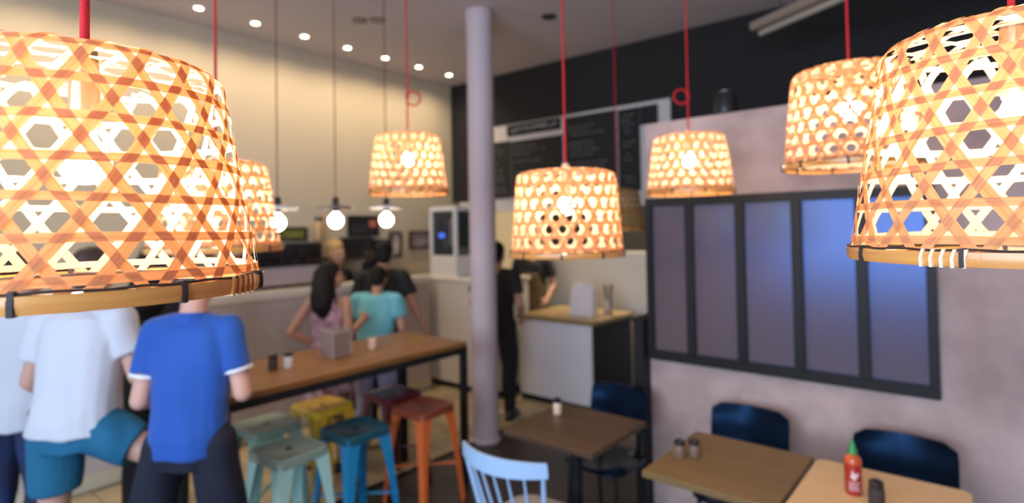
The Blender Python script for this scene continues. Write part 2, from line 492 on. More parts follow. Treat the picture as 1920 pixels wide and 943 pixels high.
jar(3.27, mat('tan jar glaze', (0.5, 0.33, 0.16), rough=0.4), BLK, 'tall tan jar with a black lid above the toaster oven', 0.25, 0.05)
# big black menu / screen and pictures on the wall


def picture(y0, y1, z0, z1, frame_m, inner_m, label, name='framed_picture', fw=0.03, cat='picture'):
    t = thing(name, label, cat, (LEFT, (y0+y1)/2, z0), 0)
    w, h = y1-y0, z1-z0
    f = MB()
    f.box((0.015, 0, fw/2), (0.03, w, fw)); f.box((0.015, 0, h-fw/2), (0.03, w, fw))
    f.box((0.015, -w/2+fw/2, h/2), (0.03, fw, h-2*fw)); f.box((0.015, w/2-fw/2, h/2), (0.03, fw, h-2*fw))
    f.build('frame', frame_m, t, bevel=0.003)
    MB().box((0.008, 0, h/2), (0.012, w-2*fw, h-2*fw)).build('picture_print', inner_m, t)
    return t


PRINT1 = mat('grey printed sheet', (0.42, 0.34, 0.33), rough=0.6, col2=(0.20, 0.15, 0.15), noise_scale=14)
PRINT2 = mat('pale portrait print', (0.70, 0.62, 0.58), rough=0.6, col2=(0.22, 0.17, 0.16), noise_scale=11)
PRINT3 = mat('dark poster print', (0.022, 0.02, 0.022), rough=0.6, col2=(0.05, 0.035, 0.04), noise_scale=6)
FRB = mat('dark brown frame', (0.06, 0.038, 0.035), rough=0.5)
picture(4.51, 4.85, 1.55, 1.775, FRB, PRINT1, 'small landscape picture in a dark brown frame nearest the glass display case')
picture(4.21, 4.39, 1.47, 1.775, FRB, PRINT2, 'small upright picture in a dark frame left of the landscape one')
picture(3.65, 4.06, 1.73, 1.96, BLACKM, PRINT3, 'large black poster board behind the right globe bulb', 'poster_board')
picture(2.84, 3.16, 1.70, 1.84, BLACKM, GRN, 'green and yellow picture in a black frame above the toaster oven')
RO = mat('orange sticker', (0.55, 0.16, 0.10), rough=0.5)
s = MB().box((LEFT+0.034, 3.97, 1.87), (0.006, 0.10, 0.08)).build('sticker', RO); tag(s, 'small orange red card stuck on the black poster board', 'card')

# ------------------------------------------------------------------ fridge counter by the corner
fc = thing('display_counter', 'tall white counter carrying the glass display case, left of the column', 'counter', (-4.62, 4.78, 0))
MB().box((0.02, 0, 0.65), (1.22, 0.56, 1.15)).build('body', M_WHITEPANEL, fc, bevel=0.004)
MB().box((0.02, 0, 1.2325), (1.26, 0.60, 0.035)).build('worktop', M_CAP, fc, bevel=0.005)
MB().box((0.02, 0.03, 0.038), (1.20, 0.48, 0.075)).build('plinth', BLACKM, fc)
dc = thing('display_fridge', 'white countertop display fridge with dark glass front and side', 'fridge', (-4.81, 4.85, 1.25))
GL = mat('dark fridge glass', (0.04, 0.045, 0.055), rough=0.08, spec=0.8)
b = MB(); b.box((0, 0, 0.12), (0.44, 0.66, 0.24)); b.box((0, 0, 0.775), (0.44, 0.66, 0.05))
for x in (-0.20, 0.195):
    for y in (-0.31, 0.31): b.box((x, y, 0.495), (0.045, 0.04, 0.51))
b.build('cabinet', WHITE, dc, bevel=0.004)
MB().box((-0.002, -0.30, 0.495), (0.35, 0.015, 0.51)).build('glass_door', GL, dc)
MB().box((0.207, 0, 0.495), (0.012, 0.58, 0.51)).build('side_glass', GL, dc)
for z in (0.40, 0.58): MB().box((0, 0.01, z), (0.38, 0.56, 0.012)).build('shelf', STEEL, dc)
MB().tube([(0.14, -0.315, 0.35), (0.14, -0.33, 0.37), (0.14, -0.33, 0.63), (0.14, -0.315, 0.65)], 0.008, n=8).build('handle', STEEL, dc)
BLU = mat('blue lit label', (0.05, 0.15, 0.8), emit=(0.08, 0.2, 1.0), estr=0.8)
MB().box((-0.03, -0.312, 0.47), (0.09, 0.006, 0.05)).build('display_light', BLU, dc)

# ------------------------------------------------------------------ kitchen island
isl = thing('kitchen_island', 'white fronted island counter with a tan worktop and black side', 'counter', (-3.38, 5.07, 0))
M_TAN = wood_mat('tan worktop', (0.24, 0.16, 0.06), (0.31, 0.21, 0.085), rough=0.35)
M_ISL = mat('bluish white panel', (0.66, 0.64, 0.68), rough=0.45, col2=(0.74, 0.71, 0.70), noise_scale=1.5)
MB().box((0, 0.01, 0.42), (0.90, 0.74, 0.84)).build('carcass', BLACKM, isl)
MB().box((-0.005, -0.375, 0.455), (0.89, 0.03, 0.77)).build('front_panel', M_ISL, isl, bevel=0.003)
MB().box((0, 0, 0.86), (0.96, 0.80, 0.04)).build('worktop', M_TAN, isl, bevel=0.004)
# paper bag on it
M_BAG = mat('white paper', (0.72, 0.66, 0.68), rough=0.8, bump=0.4, bump_scale=18)
bag = thing('paper_bag', 'white paper bag standing on the tan island worktop', 'bag', (-3.23, 5.02, 0.88), 0.15)
g = MB()
rings = []
for z, w, d in ((0, 0.24, 0.14), (0.1, 0.245, 0.145), (0.2, 0.24, 0.12), (0.27, 0.235, 0.07), (0.31, 0.22, 0.05)):
    ring = []
    for (sx, sy) in ((-1, -1), (-0.3, -1), (0.3, -1), (1, -1), (1, -0.4), (0.94, 0), (1, 0.4), (1, 1), (0.3, 1), (-0.3, 1), (-1, 1), (-0.94, 0)):
        ring.append((sx*w/2+random.uniform(-.003, .003), sy*d/2+random.uniform(-.003, .003), z+(random.uniform(-.006, .006) if z > 0.2 else 0)))
    rings.append(ring)
g.loft(rings).build('bag_body', M_BAG, bag)
for sy in (-0.02, 0.02): MB().tube([(-0.05, sy, 0.30), (-0.04, sy*1.6, 0.36), (0.04, sy*1.6, 0.36), (0.05, sy, 0.30)], 0.003, n=6).build('bag_handle', M_BAG, bag)
# utensils pot beside the bag
pt = thing('utensil_pot', 'dark wire pot of utensils behind the paper bag', 'pot', (-3.08, 5.25, 0.88))
MB().lathe([(0.045, 0), (0.05, 0.01), (0.055, 0.14), (0.05, 0.14), (0.042, 0.012)], n=20).build('pot', STEEL, pt, smooth=True)
for a in range(4): MB().tube([(0.01*math.cos(a*1.6), 0.01*math.sin(a*1.6), 0.02), (0.05*math.cos(a*1.6), 0.05*math.sin(a*1.6), 0.30)], [0.004, 0.008], n=8).build('utensil', mat('dark utensil', (0.12, 0.09, 0.08)), pt)
# dark jar and tub on the white kitchen wall
for (x, r, h, m, lab) in ((-2.35, 0.10, 0.26, mat('indigo tub', (0.03, 0.025, 0.09), rough=0.4), 'round indigo tub on the white kitchen wall beside the plaster wall end'),
                          (-2.66, 0.07, 0.18, DKW, 'black canister on the white kitchen wall left of the indigo tub')):
    t = thing('canister', lab, 'canister', (x, 5.86, 1.50))
    MB().lathe([(r*0.48, 0), (r*0.5, 0.01), (r*0.52, h*0.8), (r*0.42, h*0.86)], n=24).build('canister_body', m, t, smooth=True)
    MB().lathe([(r*0.5, h*0.85), (r*0.5, h*0.97), (r*0.3, h), (0.01, h+0.02)], n=24).build('lid', DKW, t, smooth=True)
# black end post / low screen at the end of the plaster wall
lp = thing('low_screen', 'low black screen standing against the left end of the plaster wall', 'screen', (-1.70, 3.36, 0))
MB().box((0, 0, 0.60), (0.07, 0.22, 1.2)).build('panel', BLACKM, lp, bevel=0.004)
MB().box((0, 0, 1.21), (0.09, 0.24, 0.02)).build('top_cap', BLACKM, lp, bevel=0.003)

# ------------------------------------------------------------------ menu board
mb_ = thing('menu_board', 'white menu board with black chalk panels above the kitchen opening', 'menu board', (-3.5, 5.25, 2.13))
MB().box((-0.02, -0.012, 0.45), (2.37, 0.024, 0.90)).build('backing_board', M_WHITEPANEL, mb_, bevel=0.003)
CH = mat('chalk', (0.55, 0.53, 0.50), rough=0.9)
SLATE = mat('blackboard', (0.010, 0.0095, 0.0095), rough=0.7)
panels = [(-4.40, -3.62, 2.885, 3.015, 'head'), (-4.70, -4.36, 2.15, 2.835, 'list'), (-4.34, -3.60, 2.15, 2.82, 'list'),
          (-3.57, -2.92, 2.15, 3.0, 'list'), (-2.90, -2.66, 2.15, 2.99, 'list'), (-2.65, -2.46, 2.80, 2.99, 'none')]
for (x0, x1, z0, z1, kind) in panels:
    pr = MB().box(((x0+x1)/2+3.5, -0.034, (z0+z1)/2-2.13), (x1-x0, 0.02, z1-z0)).build('chalk_panel', SLATE, mb_, bevel=0.002)
    w = MB()
    def scribble(xa, xb, z, h):
        x = xa
        while x < xb:
            L = random.uniform(0.02, 0.05)
            pts = []
            n = 6
            for k in range(n+1):
                pts.append((x+3.5+L*k/n, -0.046, z-2.13+h*(random.random()-0.5)))
            w.tube(pts, h*0.12, n=5)
            x += L + random.uniform(0.01, 0.03)
    if kind == 'head': scribble(x0+0.08, x1-0.08, (z0+z1)/2, 0.055)
    elif kind == 'list':
        z = z1-0.07
        while z > z0+0.06:
            if random.random() < 0.75:
                xa = x0+0.04+random.random()*0.05
                scribble(xa, xa+(x1-x0-0.1)*random.uniform(0.4, 0.85), z, 0.016)
            z -= 0.045
    if w.v: tag(w.build('chalk_writing', CH, pr), kind='stuff')
# small lamp clipped in front of the menu (pale spot)
sp = thing('clip_light', 'small white clip light in front of the black menu panel', 'spotlight', (-3.28, 5.07, 2.33))
MB().lathe([(0.02, 0.03), (0.045, 0), (0.04, -0.035), (0.015, -0.05)], n=20).build('lamp_head', WHITE, sp, smooth=True)
MB().tube([(0, 0, 0.02), (0, 0.06, 0.05), (0, 0.115, 0.05)], 0.006, n=8).build('arm', BLACKM, sp)

# small black speaker on top of the plaster wall
sk = thing('speaker', 'small round black speaker on top of the plaster wall', 'speaker', (-1.17, 3.39, 2.44))
MB().lathe([(0.05, 0), (0.065, 0.01), (0.07, 0.07), (0.055, 0.12), (0.02, 0.14)], n=24).build('housing', BLACKP, sk, smooth=True)
MB().lathe([(0.03, 0.138), (0.03, 0.142), (0.01, 0.145)], n=20).build('cap', STEEL, sk)

# ------------------------------------------------------------------ ceiling fittings
ys = [-0.42, 0.05, 0.52, 0.99, 1.46, 1.93, 2.40, 2.87, 3.34, 3.81, 4.28, 4.75]  # entries missing from names are unseen downlights added to light the left side
names = {1.93: 'leftmost visible lit downlight along the cream wall', 2.40: 'second lit downlight from the left along the cream wall',
         2.87: 'third lit downlight from the left along the cream wall', 3.34: 'middle lit downlight of the row, under the unlit pair',
         3.81: 'fifth lit downlight from the left along the cream wall', 4.28: 'lit downlight second nearest the column', 4.75: 'lit downlight nearest the column top'}
proto = None
for y in ys:
    lab = names.get(y, 'unseen downlight added for light beyond the left end of the wall row')
    if proto is None:
        d0 = thing('downlight', lab, 'ceiling light', (-4.98, y*1.016, CEIL), 0, 'lit downlights along the cream wall')
        MB().lathe([(0.032, -0.002), (0.032, -0.008), (0.045, -0.006), (0.05, 0.0)], n=28).build('bezel', WHITE, d0, smooth=True)
        MB().lathe([(0.0305, -0.004), (0.0305, -0.010), (0.01, -0.012)], n=24).build('lens', DOWN, d0, smooth=True)
        proto = d0
    else:
        copy_tree(proto, (-4.98, y*1.016, CEIL), 0, lab)
    L = bpy.data.lights.new('downlight_beam', 'SPOT'); L.energy = 28; L.color = (1.0, 0.78, 0.52)
    L.spot_size = math.radians(150); L.spot_blend = 1.0; L.shadow_soft_size = 0.03
    lo = bpy.data.objects.new('downlight_beam', L); COL.objects.link(lo); lo.location = (-4.98, y*1.016, CEIL-0.02)
    lo.rotation_euler = Vector((-0.10, 0, -1)).to_track_quat('-Z', 'Y').to_euler()
for (x, y, lab) in ((-4.25, 3.03, 'unlit downlight left one of the pair near the wall row'), (-4.13, 3.13, 'unlit downlight right one of the pair near the wall row'),
                    (-2.95, 4.1, 'unlit downlight behind the red cord of the middle woven lamp'), (-2.02, 3.95, 'unlit downlight left one of the pair left of the strip light'),
                    (-1.92, 4.05, 'unlit downlight right one of the pair left of the strip light')):
    t = thing('unlit_downlight', lab, 'ceiling light', (x, y, CEIL), 0, 'unlit downlights')
    MB().lathe([(0.05, -0.002), (0.05, -0.010), (0.065, -0.008), (0.07, 0.0)], n=28).build('bezel', STEEL if x > -2.1 else BLACKP, t, smooth=True)
    MB().lathe([(0.048, -0.004), (0.048, -0.008), (0.01, -0.006)], n=24).build('lens', OFFL, t, smooth=True)
for (x, y) in ((-3.4, 6.3), (-2.2, 6.4), (-4.4, 6.5), (-3.3, 5.62)):  # unseen downlights, added as warm fill for the kitchen
    copy_tree(proto, (x, y, CEIL), 0, 'unseen downlight added for fill light over the kitchen', group='added kitchen fill downlights')
    L = bpy.data.lights.new('kitchen_fill_beam', 'SPOT'); L.energy = 240; L.color = (1.0, 0.84, 0.62)
    L.spot_size = math.radians(130); L.spot_blend = 1.0; L.shadow_soft_size = 0.05
    lo = bpy.data.objects.new('kitchen_fill_beam', L); COL.objects.link(lo); lo.location = (x, y, CEIL-0.02)
# strip light fixture
st = thing('strip_light', 'long unlit strip light hanging at the top right', 'ceiling light', (-0.47, 3.94, 3.20), math.radians(-30))
MB().box((0, 0, 0.045), (1.85, 0.15, 0.06)).build('housing', mat('brown grey metal', (0.30, 0.24, 0.18), rough=0.5), st, bevel=0.006)
MB().tube([(-0.9, 0, -0.005), (0.9, 0, -0.005)], 0.022, n=16).build('tube', mat('dull tube glass', (0.42, 0.37, 0.30), rough=0.3), st, smooth=True)
for x in (-0.91, 0.91): MB().box((x, 0, 0.005), (0.03, 0.07, 0.06)).build('end_cap', BLACKP, st, bevel=0.004)
for x in (-0.7, 0.7): MB().tube([(x, 0, 0.07), (x, 0, CEIL-3.20)], 0.003, n=6).build('hanger', BLACKM, st)

# ------------------------------------------------------------------ woven lamps


def lamp_profile(rb, rt, h):
    P = []
    for k in range(13):
        u = k/12
        P.append((rb+(rt-rb)*u, h*0.90*u))
    r0, z0 = P[-1]
    for k in range(1, 6):
        a = k/5*PI/2*0.85
        P.append((r0-0.028*(1-math.cos(a))-0.003*k/5, z0+h*0.10*math.sin(a)/math.sin(PI/2*0.85)))
    # arc length
    S = [0]
    for i in range(1, len(P)): S.append(S[-1]+math.hypot(P[i][0]-P[i-1][0], P[i][1]-P[i-1][1]))
    return P, S


def prof_at(P, S, s):
    if s <= 0: return P[0]
    for i in range(1, len(S)):
        if s <= S[i]:
            u = (s-S[i-1])/(S[i]-S[i-1])
            return (P[i-1][0]+(P[i][0]-P[i-1][0])*u, P[i-1][1]+(P[i][1]-P[i-1][1])*u)
    return P[-1]


def ribbon(V, F, UV, pts, nrm, w, off, seed):
    o = len(V); n = len(pts); acc = 0
    for i in range(n):
        t = (pts[min(i+1, n-1)]-pts[max(i-1, 0)]).normalized()
        s = t.cross(nrm[i]).normalized()
        if i: acc += (pts[i]-pts[i-1]).length
        c = pts[i]+nrm[i]*off[i]
        V.append(c-s*w/2); V.append(c+s*w/2)
        UV.append((acc+seed*7.3, seed*1.7)); UV.append((acc+seed*7.3, seed*1.7+w))
        if i: F.append((o+2*i-2, o+2*i-1, o+2*i+1, o+2*i))


def ribbon_mesh(name, V, F, UV, m, parent, thick=0.0):
    me = bpy.data.meshes.new(name); me.from_pydata([tuple(v) for v in V], [], F); me.update()
    ul = me.uv_layers.new(name='UVMap')
    for lp_ in me.loops: ul.data[lp_.index].uv = UV[lp_.vertex_index]
    for p in me.polygons: p.use_smooth = True
    me.materials.append(m)
    o = bpy.data.objects.new(name, me); COL.objects.link(o); o.parent = parent
    return o


def woven_lamp(name, label, x, y, z0, rb=0.205, rt=0.162, h=0.29, N=23, rows=7, phase=0.0, loop=None, lit=True, cordr=0.0045, seed=1, rot=0.0, wraps=False, bulb_r=0.03, wrap_m=None):
    rnd = random.Random(seed)
    t = thing(name, label, 'pendant lamp', (x, y, z0), rot, 'woven bamboo pendant lamps')
    P, S = lamp_profile(rb, rt, h); T = S[-1]; s = T/(rows-0.15); w = s*0.265
    V, F, UV = [], [], []
    def pt(th, sv):
        r, z = prof_at(P, S, sv); r2, z2 = prof_at(P, S, sv+0.002); r1, z1 = prof_at(P, S, sv-0.002)
        dr, dz = r2-r1, z2-z1; l = math.hypot(dr, dz) or 1
        n = Vector((math.cos(th)*dz/l, math.sin(th)*dz/l, -dr/l))
        return Vector((r*math.cos(th), r*math.sin(th), z)), n
    start = s*0.45
    sd = 0
    for k in range(rows+1):
        sv = start + k*s - s*0.0
        if sv > T+0.001: break
        pts, nr, of = [], [], []
        wob = rnd.uniform(0, 6)
        for i in range(121):
            th = 2*PI*i/120
            p, n = pt(th, min(sv+0.0012*math.sin(th*3+wob), T))
            pts.append(p); nr.append(n); of.append(0.0006*math.sin(th*N+k*PI))
        ribbon(V, F, UV, pts, nr, w*0.88*rnd.uniform(0.92, 1.05), of, sd); sd += 1
    for dirn in (1, -1):
        for k in range(N):
            pts, nr, of = [], [], []
            jit = rnd.uniform(-0.06, 0.06)
            base = 2*PI*(k+(0.25*dirn)+jit*0.5)/N + phase
            ns = 34
            for i in range(ns+1):
                sv = T*i/ns
                th = base + dirn*(PI/N)*((sv-start)/s)
                p, n = pt(th, sv); pts.append(p); nr.append(n)
                of.append(0.0012*dirn + 0.0006*math.sin(sv/s*PI*2))
            ribbon(V, F, UV, pts, nr, w*rnd.uniform(0.92, 1.08), of, sd); sd += 1
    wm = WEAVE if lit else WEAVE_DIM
    ribbon_mesh('woven_shade', V, F, UV, wm, t)
    # flat top weave
    V, F, UV = [], [], []; rtop, ztop = P[-1]
    for a in range(3):
        d = Vector((math.cos(a*PI/3), math.sin(a*PI/3), 0)); q = Vector((-d.y, d.x, 0))
        nn = int(rtop/s)+1
        for k in range(-nn, nn+1):
            off = (k+0.5)*s
            if abs(off) > rtop*0.97: continue
            hl = math.sqrt(rtop*rtop-off*off)
            pts = [q*off+d*(hl*(i/10*2-1))+Vector((0, 0, ztop-0.002+0.010*(1-(off*off+(hl*(i/10*2-1))**2)/rtop**2))) for i in range(11)]
            ribbon(V, F, UV, pts, [Vector((0, 0, 1))]*11, w, [a*0.0008]*11, sd); sd += 1
    ribbon_mesh('top_weave', V, F, UV, wm, t)
    # rim hoop
    rg = []
    for i in range(96):
        th = 2*PI*i/96; rr = rb+0.0012*math.sin(2*th+seed)
        rg.append([(a*math.cos(th), a*math.sin(th), zz) for a, zz in ((rr-0.003, -0.009), (rr+0.004, -0.010), (rr+0.0062, -0.001), (rr+0.0055, 0.008), (rr+0.001, 0.009), (rr-0.003, 0.006))])
    m_ = MB(); n6 = 6; o = 0
    for r_ in rg: m_.v += [Vector(p) for p in r_]
    for i in range(96):
        j = (i+1) % 96
        for k in range(n6): m_.f.append((i*n6+k, i*n6+(k+1) % n6, j*n6+(k+1) % n6, j*n6+k))
    rim = m_.build('rim', RIM, t, smooth=True)
    m2 = MB()
    m2.tube([((rb-0.004)*math.cos(2*PI*i/96), (rb-0.004)*math.sin(2*PI*i/96), 0.004+0.0008*math.sin(i*1.3)) for i in range(96)], 0.0028, n=6, closed=True)
    m2.tube([((rb+0.003)*math.cos(2*PI*i/96), (rb+0.003)*math.sin(2*PI*i/96), 0.0105+0.0008*math.sin(i*1.1+2)) for i in range(96)], 0.0016, n=6, closed=True)
    m2.build('rim_cane', BIND, t, smooth=True)
    nt_ = 9
    for k in range(nt_):
        th = 2*PI*(k+0.2)/nt_+phase
        e = Vector((math.cos(th), math.sin(th), 0)); q = Vector((-e.y, e.x, 0))
        tie = MB(); w_ = 0.0032
        ring = [e*(rb-0.006)+Vector((0, 0, -0.0115)), e*(rb+0.0075)+Vector((0, 0, -0.0115)), e*(rb+0.0082)+Vector((0, 0, 0.0)), e*(rb+0.0065)+Vector((0, 0, 0.013)), e*(rb-0.006)+Vector((0, 0, 0.013))]
        tie.loft([[p-q*w_ for p in ring], [p+q*w_ for p in ring]])
        tie.build('binding', BIND, t, bevel=0.0008)
    if wraps is not False:
        for k in range(5):
            th = wraps+k*0.055
            e = Vector((math.cos(th), math.sin(th), 0)); q = Vector((-e.y, e.x, 0))
            ring = [e*(rb-0.005)+Vector((0, 0, -0.0115)), e*(rb+0.007)+Vector((0, 0, -0.0115)), e*(rb+0.008)+Vector((0, 0, 0.0)), e*(rb+0.0065)+Vector((0, 0, 0.0115)), e*(rb-0.005)+Vector((0, 0, 0.0115))]
            sh_ = q*0.0015
            MB().loft([[p-q*0.002+(sh_ if p.z > 0 else -sh_) for p in ring], [p+q*0.002+(sh_ if p.z > 0 else -sh_) for p in ring]]).build('rattan_wrap', wrap_m, t)
    # socket, bulb
    sk_ = MB().lathe([(0.008, h+0.035), (0.013, h+0.03), (0.016, h-0.01), (0.018, h*0.74), (0.015, h*0.70)], n=20).build('socket', BRASS, t, smooth=True)
    zb = h*0.70-bulb_r*1.25
    bm_ = BULB if lit else mat('unlit bulb glass', (0.6, 0.55, 0.45), rough=0.2)
    prof = [(0.012, h*0.70)]
    for k in range(1, 12):
        a = 0.38+(PI-0.38)*k/11; prof.append((bulb_r*math.sin(a), zb+bulb_r*math.cos(a)))
    MB().lathe(prof, n=24).build('bulb', bm_, t, smooth=True)
    # cord
    top = CEIL-z0
    pts = [(0, 0, h+0.03)]
    if loop:
        zl, side = loop; R = 0.036
        d = Vector((0.768*side, 0.64*side, 0))
        cd = MB().tube([(0, 0, h+0.03), (0, 0, zl-R*0.6), (0, 0, zl+R*0.6), (0, 0, top-0.02)], cordr, n=10)
        cd.build('cord', CORD, t, smooth=True)
        lp2 = MB(); q = Vector((-d.y, d.x, 0))
        lp2.tube([d*(R*0.9)+d*R*math.cos(a)+Vector((0, 0, zl+R*math.sin(a)))+q*0.006*math.sin(a/2) for a in [2*PI*i/28+PI for i in range(28)]], cordr, n=8, closed=True)
        lp2.tube([(0, 0, zl+0.018), (0, 0, zl+0.0)], cordr*1.9, n=10)
        lp2.build('cord_loop', CORD, t, smooth=True)
    else:
        MB().tube([(0, 0, h+0.03), (0, 0, top-0.02)], cordr, n=10).build('cord', CORD, t, smooth=True)
    MB().lathe([(0.012, top-0.035), (0.045, top-0.02), (0.05, top-0.001)], n=28).build('ceiling_rose', mat('white rose', (0.6, 0.58, 0.56)) if 'white rose' not in MATS else MATS['white rose'], t, smooth=True)
    return t


woven_lamp('woven_pendant_lamp', 'largest woven bamboo lamp, very close at the left edge', -0.885, 0.21, 1.735, h=0.280, N=20, rows=7, phase=0.06, cordr=0.0055, seed=3, wraps=math.radians(30), wrap_m=RIM)
woven_lamp('woven_pendant_lamp', 'big woven bamboo lamp cut off by the right edge', 0.035, 1.09, 1.752, rb=0.21, rt=0.165, h=0.315, N=20, rows=7, phase=0.1, seed=4, wraps=math.radians(-118), wrap_m=PALEBIND)
woven_lamp('woven_pendant_lamp', 'woven bamboo lamp half hidden behind the largest left lamp', -2.0, 0.84, 1.745, h=0.29, seed=5, phase=0.3)
woven_lamp('woven_pendant_lamp', 'woven bamboo lamp in the centre, in front of the menu board', -1.19, 1.74, 1.70, rt=0.183, h=0.30, seed=6, phase=0.2)
woven_lamp('woven_pendant_lamp', 'woven bamboo lamp in front of the cream wall, left of the column', -2.305, 1.93, 1.99, rt=0.166, h=0.295, seed=7, phase=0.15, loop=(0.49, 1))
woven_lamp('woven_pendant_lamp', 'woven bamboo lamp against the plaster wall above the frosted window', -1.11, 2.69, 1.955, rt=0.17, h=0.275, seed=8, phase=0.4, loop=(0.47, -1))
woven_lamp('woven_pendant_lamp', 'woven bamboo lamp partly behind the right edge lamp', -0.35, 2.23, 1.99, h=0.325, rb=0.21, rt=0.18, rows=8, seed=9, phase=0.5)
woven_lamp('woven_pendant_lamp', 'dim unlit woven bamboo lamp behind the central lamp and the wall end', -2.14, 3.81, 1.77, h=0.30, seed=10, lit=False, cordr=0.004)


# small glass pendants with saucer shades over the bar table
def saucer_lamp(x, y, z, label, shade):
    t = thing('saucer_pendant', label, 'pendant lamp', (x, y, z), 0, 'saucer pendants over the bar table')
    MB().lathe([(0.02, 0.020), (0.03, 0.016), (0.110, 0.005), (0.115, 0.001), (0.113, -0.008), (0.104, -0.007), (0.03, 0.002)], n=36).build('shade', shade, t, smooth=True)
    MB().lathe([(0.008, 0.07), (0.02, 0.06), (0.022, 0.0), (0.018, -0.03)], n=20).build('socket', BLACKM, t, smooth=True)
    prof = [(0.014, -0.028)]
    for k in range(1, 14):
        a = 0.3+(PI-0.3)*k/13; prof.append((0.046*math.sin(a)*(0.9 if k < 4 else 1), -0.082+0.05*math.cos(a)))
    MB().lathe(prof, n=28).build('globe_bulb', EDISON, t, smooth=True)
    MB().tube([(0, 0, 0.065), (0, 0, CEIL-z-0.015)], 0.0035, n=8).build('cord', DCORD, t, smooth=True)
    MB().lathe([(0.01, CEIL-z-0.03), (0.04, CEIL-z-0.015), (0.045, CEIL-z-0.001)], n=24).build('ceiling_rose', MATS['white rose'], t, smooth=True)


saucer_lamp(-3.2, 1.69, 1.935, 'white saucer pendant with a globe bulb, half behind the second left woven lamp', WHITE)
saucer_lamp(-3.2, 2.08, 1.945, 'dark saucer pendant with a globe bulb, middle of the three over the bar table', mat('grey saucer', (0.13, 0.11, 0.10), rough=0.4))
saucer_lamp(-3.2, 2.48, 1.95, 'white saucer pendant with a globe bulb under the cream wall woven lamp', WHITE)

# ------------------------------------------------------------------ bar table
BARW = wood_mat('bar oak', (0.19, 0.078, 0.020), (0.28, 0.125, 0.034), rough=0.38, axis=1)
bt = thing('bar_table', 'tall bar table with an orange brown wood top on black steel legs', 'table', (-3.20, 2.06, 0))
MB().box((0, 0, 0.98), (0.70, 1.68, 0.035)).build('tabletop', BARW, bt, bevel=0.003)
f = MB()
for x in (-0.335, 0.335): f.box((x, 0, 0.945), (0.04, 1.68, 0.045))
for y in (-0.82, 0.82): f.box((0, y, 0.945), (0.63, 0.04, 0.045))
f.build('frame', BLACKM, bt, bevel=0.002)
for x in (-0.33, 0.33):
    for y in (-0.82, 0.82):
        MB().box((x, y, 0.4615), (0.045, 0.045, 0.923)).build('leg', BLACKM, bt, bevel=0.003)

# ------------------------------------------------------------------ stools


def metal(name, c, c2=None): return mat(name, c, rough=0.33, metal=0.0, coat=0.5, spec=0.6)


def stool(x, y, rz, m, seat_m, label, h=0.65):
    t = thing('bar_stool', label, 'stool', (x, y, 0), rz, 'pressed metal stools at the bar table')
    s = 0.155
    # seat pan: rounded square with raised rim
    def rsq(hw, z, r=0.045, n=5):
        P = []
        for cx_, cy_, a0 in ((hw-r, hw-r, 0), (-hw+r, hw-r, PI/2), (-hw+r, -hw+r, PI), (hw-r, -hw+r, 1.5*PI)):
            for i in range(n+1):
                a = a0+PI/2*i/n; P.append((cx_+r*math.cos(a), cy_+r*math.sin(a), z))
        return P
    MB().loft([rsq(s-0.006, h-0.05), rsq(s, h-0.045), rsq(s, h-0.006), rsq(s-0.008, h), rsq(s-0.02, h-0.002), rsq(s-0.03, h-0.008)]).build('seat', seat_m, t, smooth=True)
    hole = MB().loft([rsq(0.02, h-0.0065, 0.0195, 5), rsq(0.018, h-0.0055, 0.0175, 5)]); hole.build('seat_hole', BLACKP, t)
    for sx in (-1, 1):
        for sy in (-1, 1):
            top = Vector((sx*(s-0.012), sy*(s-0.012), h-0.02)); bot = Vector((sx*(s+0.038), sy*(s+0.038), 0.0))
            L = MB()
            def ring(c, a, th=0.012):
                # L-shaped folded sheet profile, wide at the top
                X = Vector((-sx, 0, 0)); Y = Vector((0, -sy, 0))
                return [c, c+X*a*0.5, c+X*a, c+X*a+Y*0.006, c+X*th+Y*th, c+Y*a+X*0.006, c+Y*a, c+Y*a*0.5]
            rs = []
            for k in range(7):
                u = k/6; c_ = top.lerp(bot, u)
                rs.append(ring(c_, 0.055*(1-u)**3+0.038, 0.014))
            L.loft(rs); L.build('leg', m, t, bevel=0.002)
            MB().lathe([(0.017, 0), (0.019, 0.005), (0.017, 0.02)], (bot.x-sx*0.016, bot.y-sy*0.016, 0), n=14).build('foot', BLACKP, t)
    br = MB()
    for a, b_ in (((-1, -1), (1, 1)), ((-1, 1), (1, -1))):
        k = s+0.02
        br.beam((a[0]*k, a[1]*k, 0.26), (b_[0]*k, b_[1]*k, 0.26), 0.018, 0.008)
    br.build('brace', m, t)
    return t


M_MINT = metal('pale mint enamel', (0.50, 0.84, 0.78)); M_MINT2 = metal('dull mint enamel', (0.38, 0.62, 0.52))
M_MINTS = metal('greyish green seat', (0.28, 0.40, 0.33))  # even greyish green, darker than the mint legs
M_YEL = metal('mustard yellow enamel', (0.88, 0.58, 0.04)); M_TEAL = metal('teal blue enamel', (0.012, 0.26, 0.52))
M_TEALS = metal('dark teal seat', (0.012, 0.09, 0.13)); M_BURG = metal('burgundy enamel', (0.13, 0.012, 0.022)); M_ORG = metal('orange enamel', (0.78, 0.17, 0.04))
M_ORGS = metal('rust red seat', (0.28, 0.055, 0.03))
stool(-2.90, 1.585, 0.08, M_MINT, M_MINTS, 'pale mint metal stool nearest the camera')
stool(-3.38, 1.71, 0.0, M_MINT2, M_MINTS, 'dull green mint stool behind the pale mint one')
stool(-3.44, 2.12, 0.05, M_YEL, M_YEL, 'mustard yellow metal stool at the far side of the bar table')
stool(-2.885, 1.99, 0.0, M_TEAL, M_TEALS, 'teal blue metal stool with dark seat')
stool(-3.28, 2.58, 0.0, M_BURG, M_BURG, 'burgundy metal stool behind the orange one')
stool(-2.88, 2.51, 0.05, M_ORG, M_ORGS, 'orange metal stool by the far leg of the bar table')

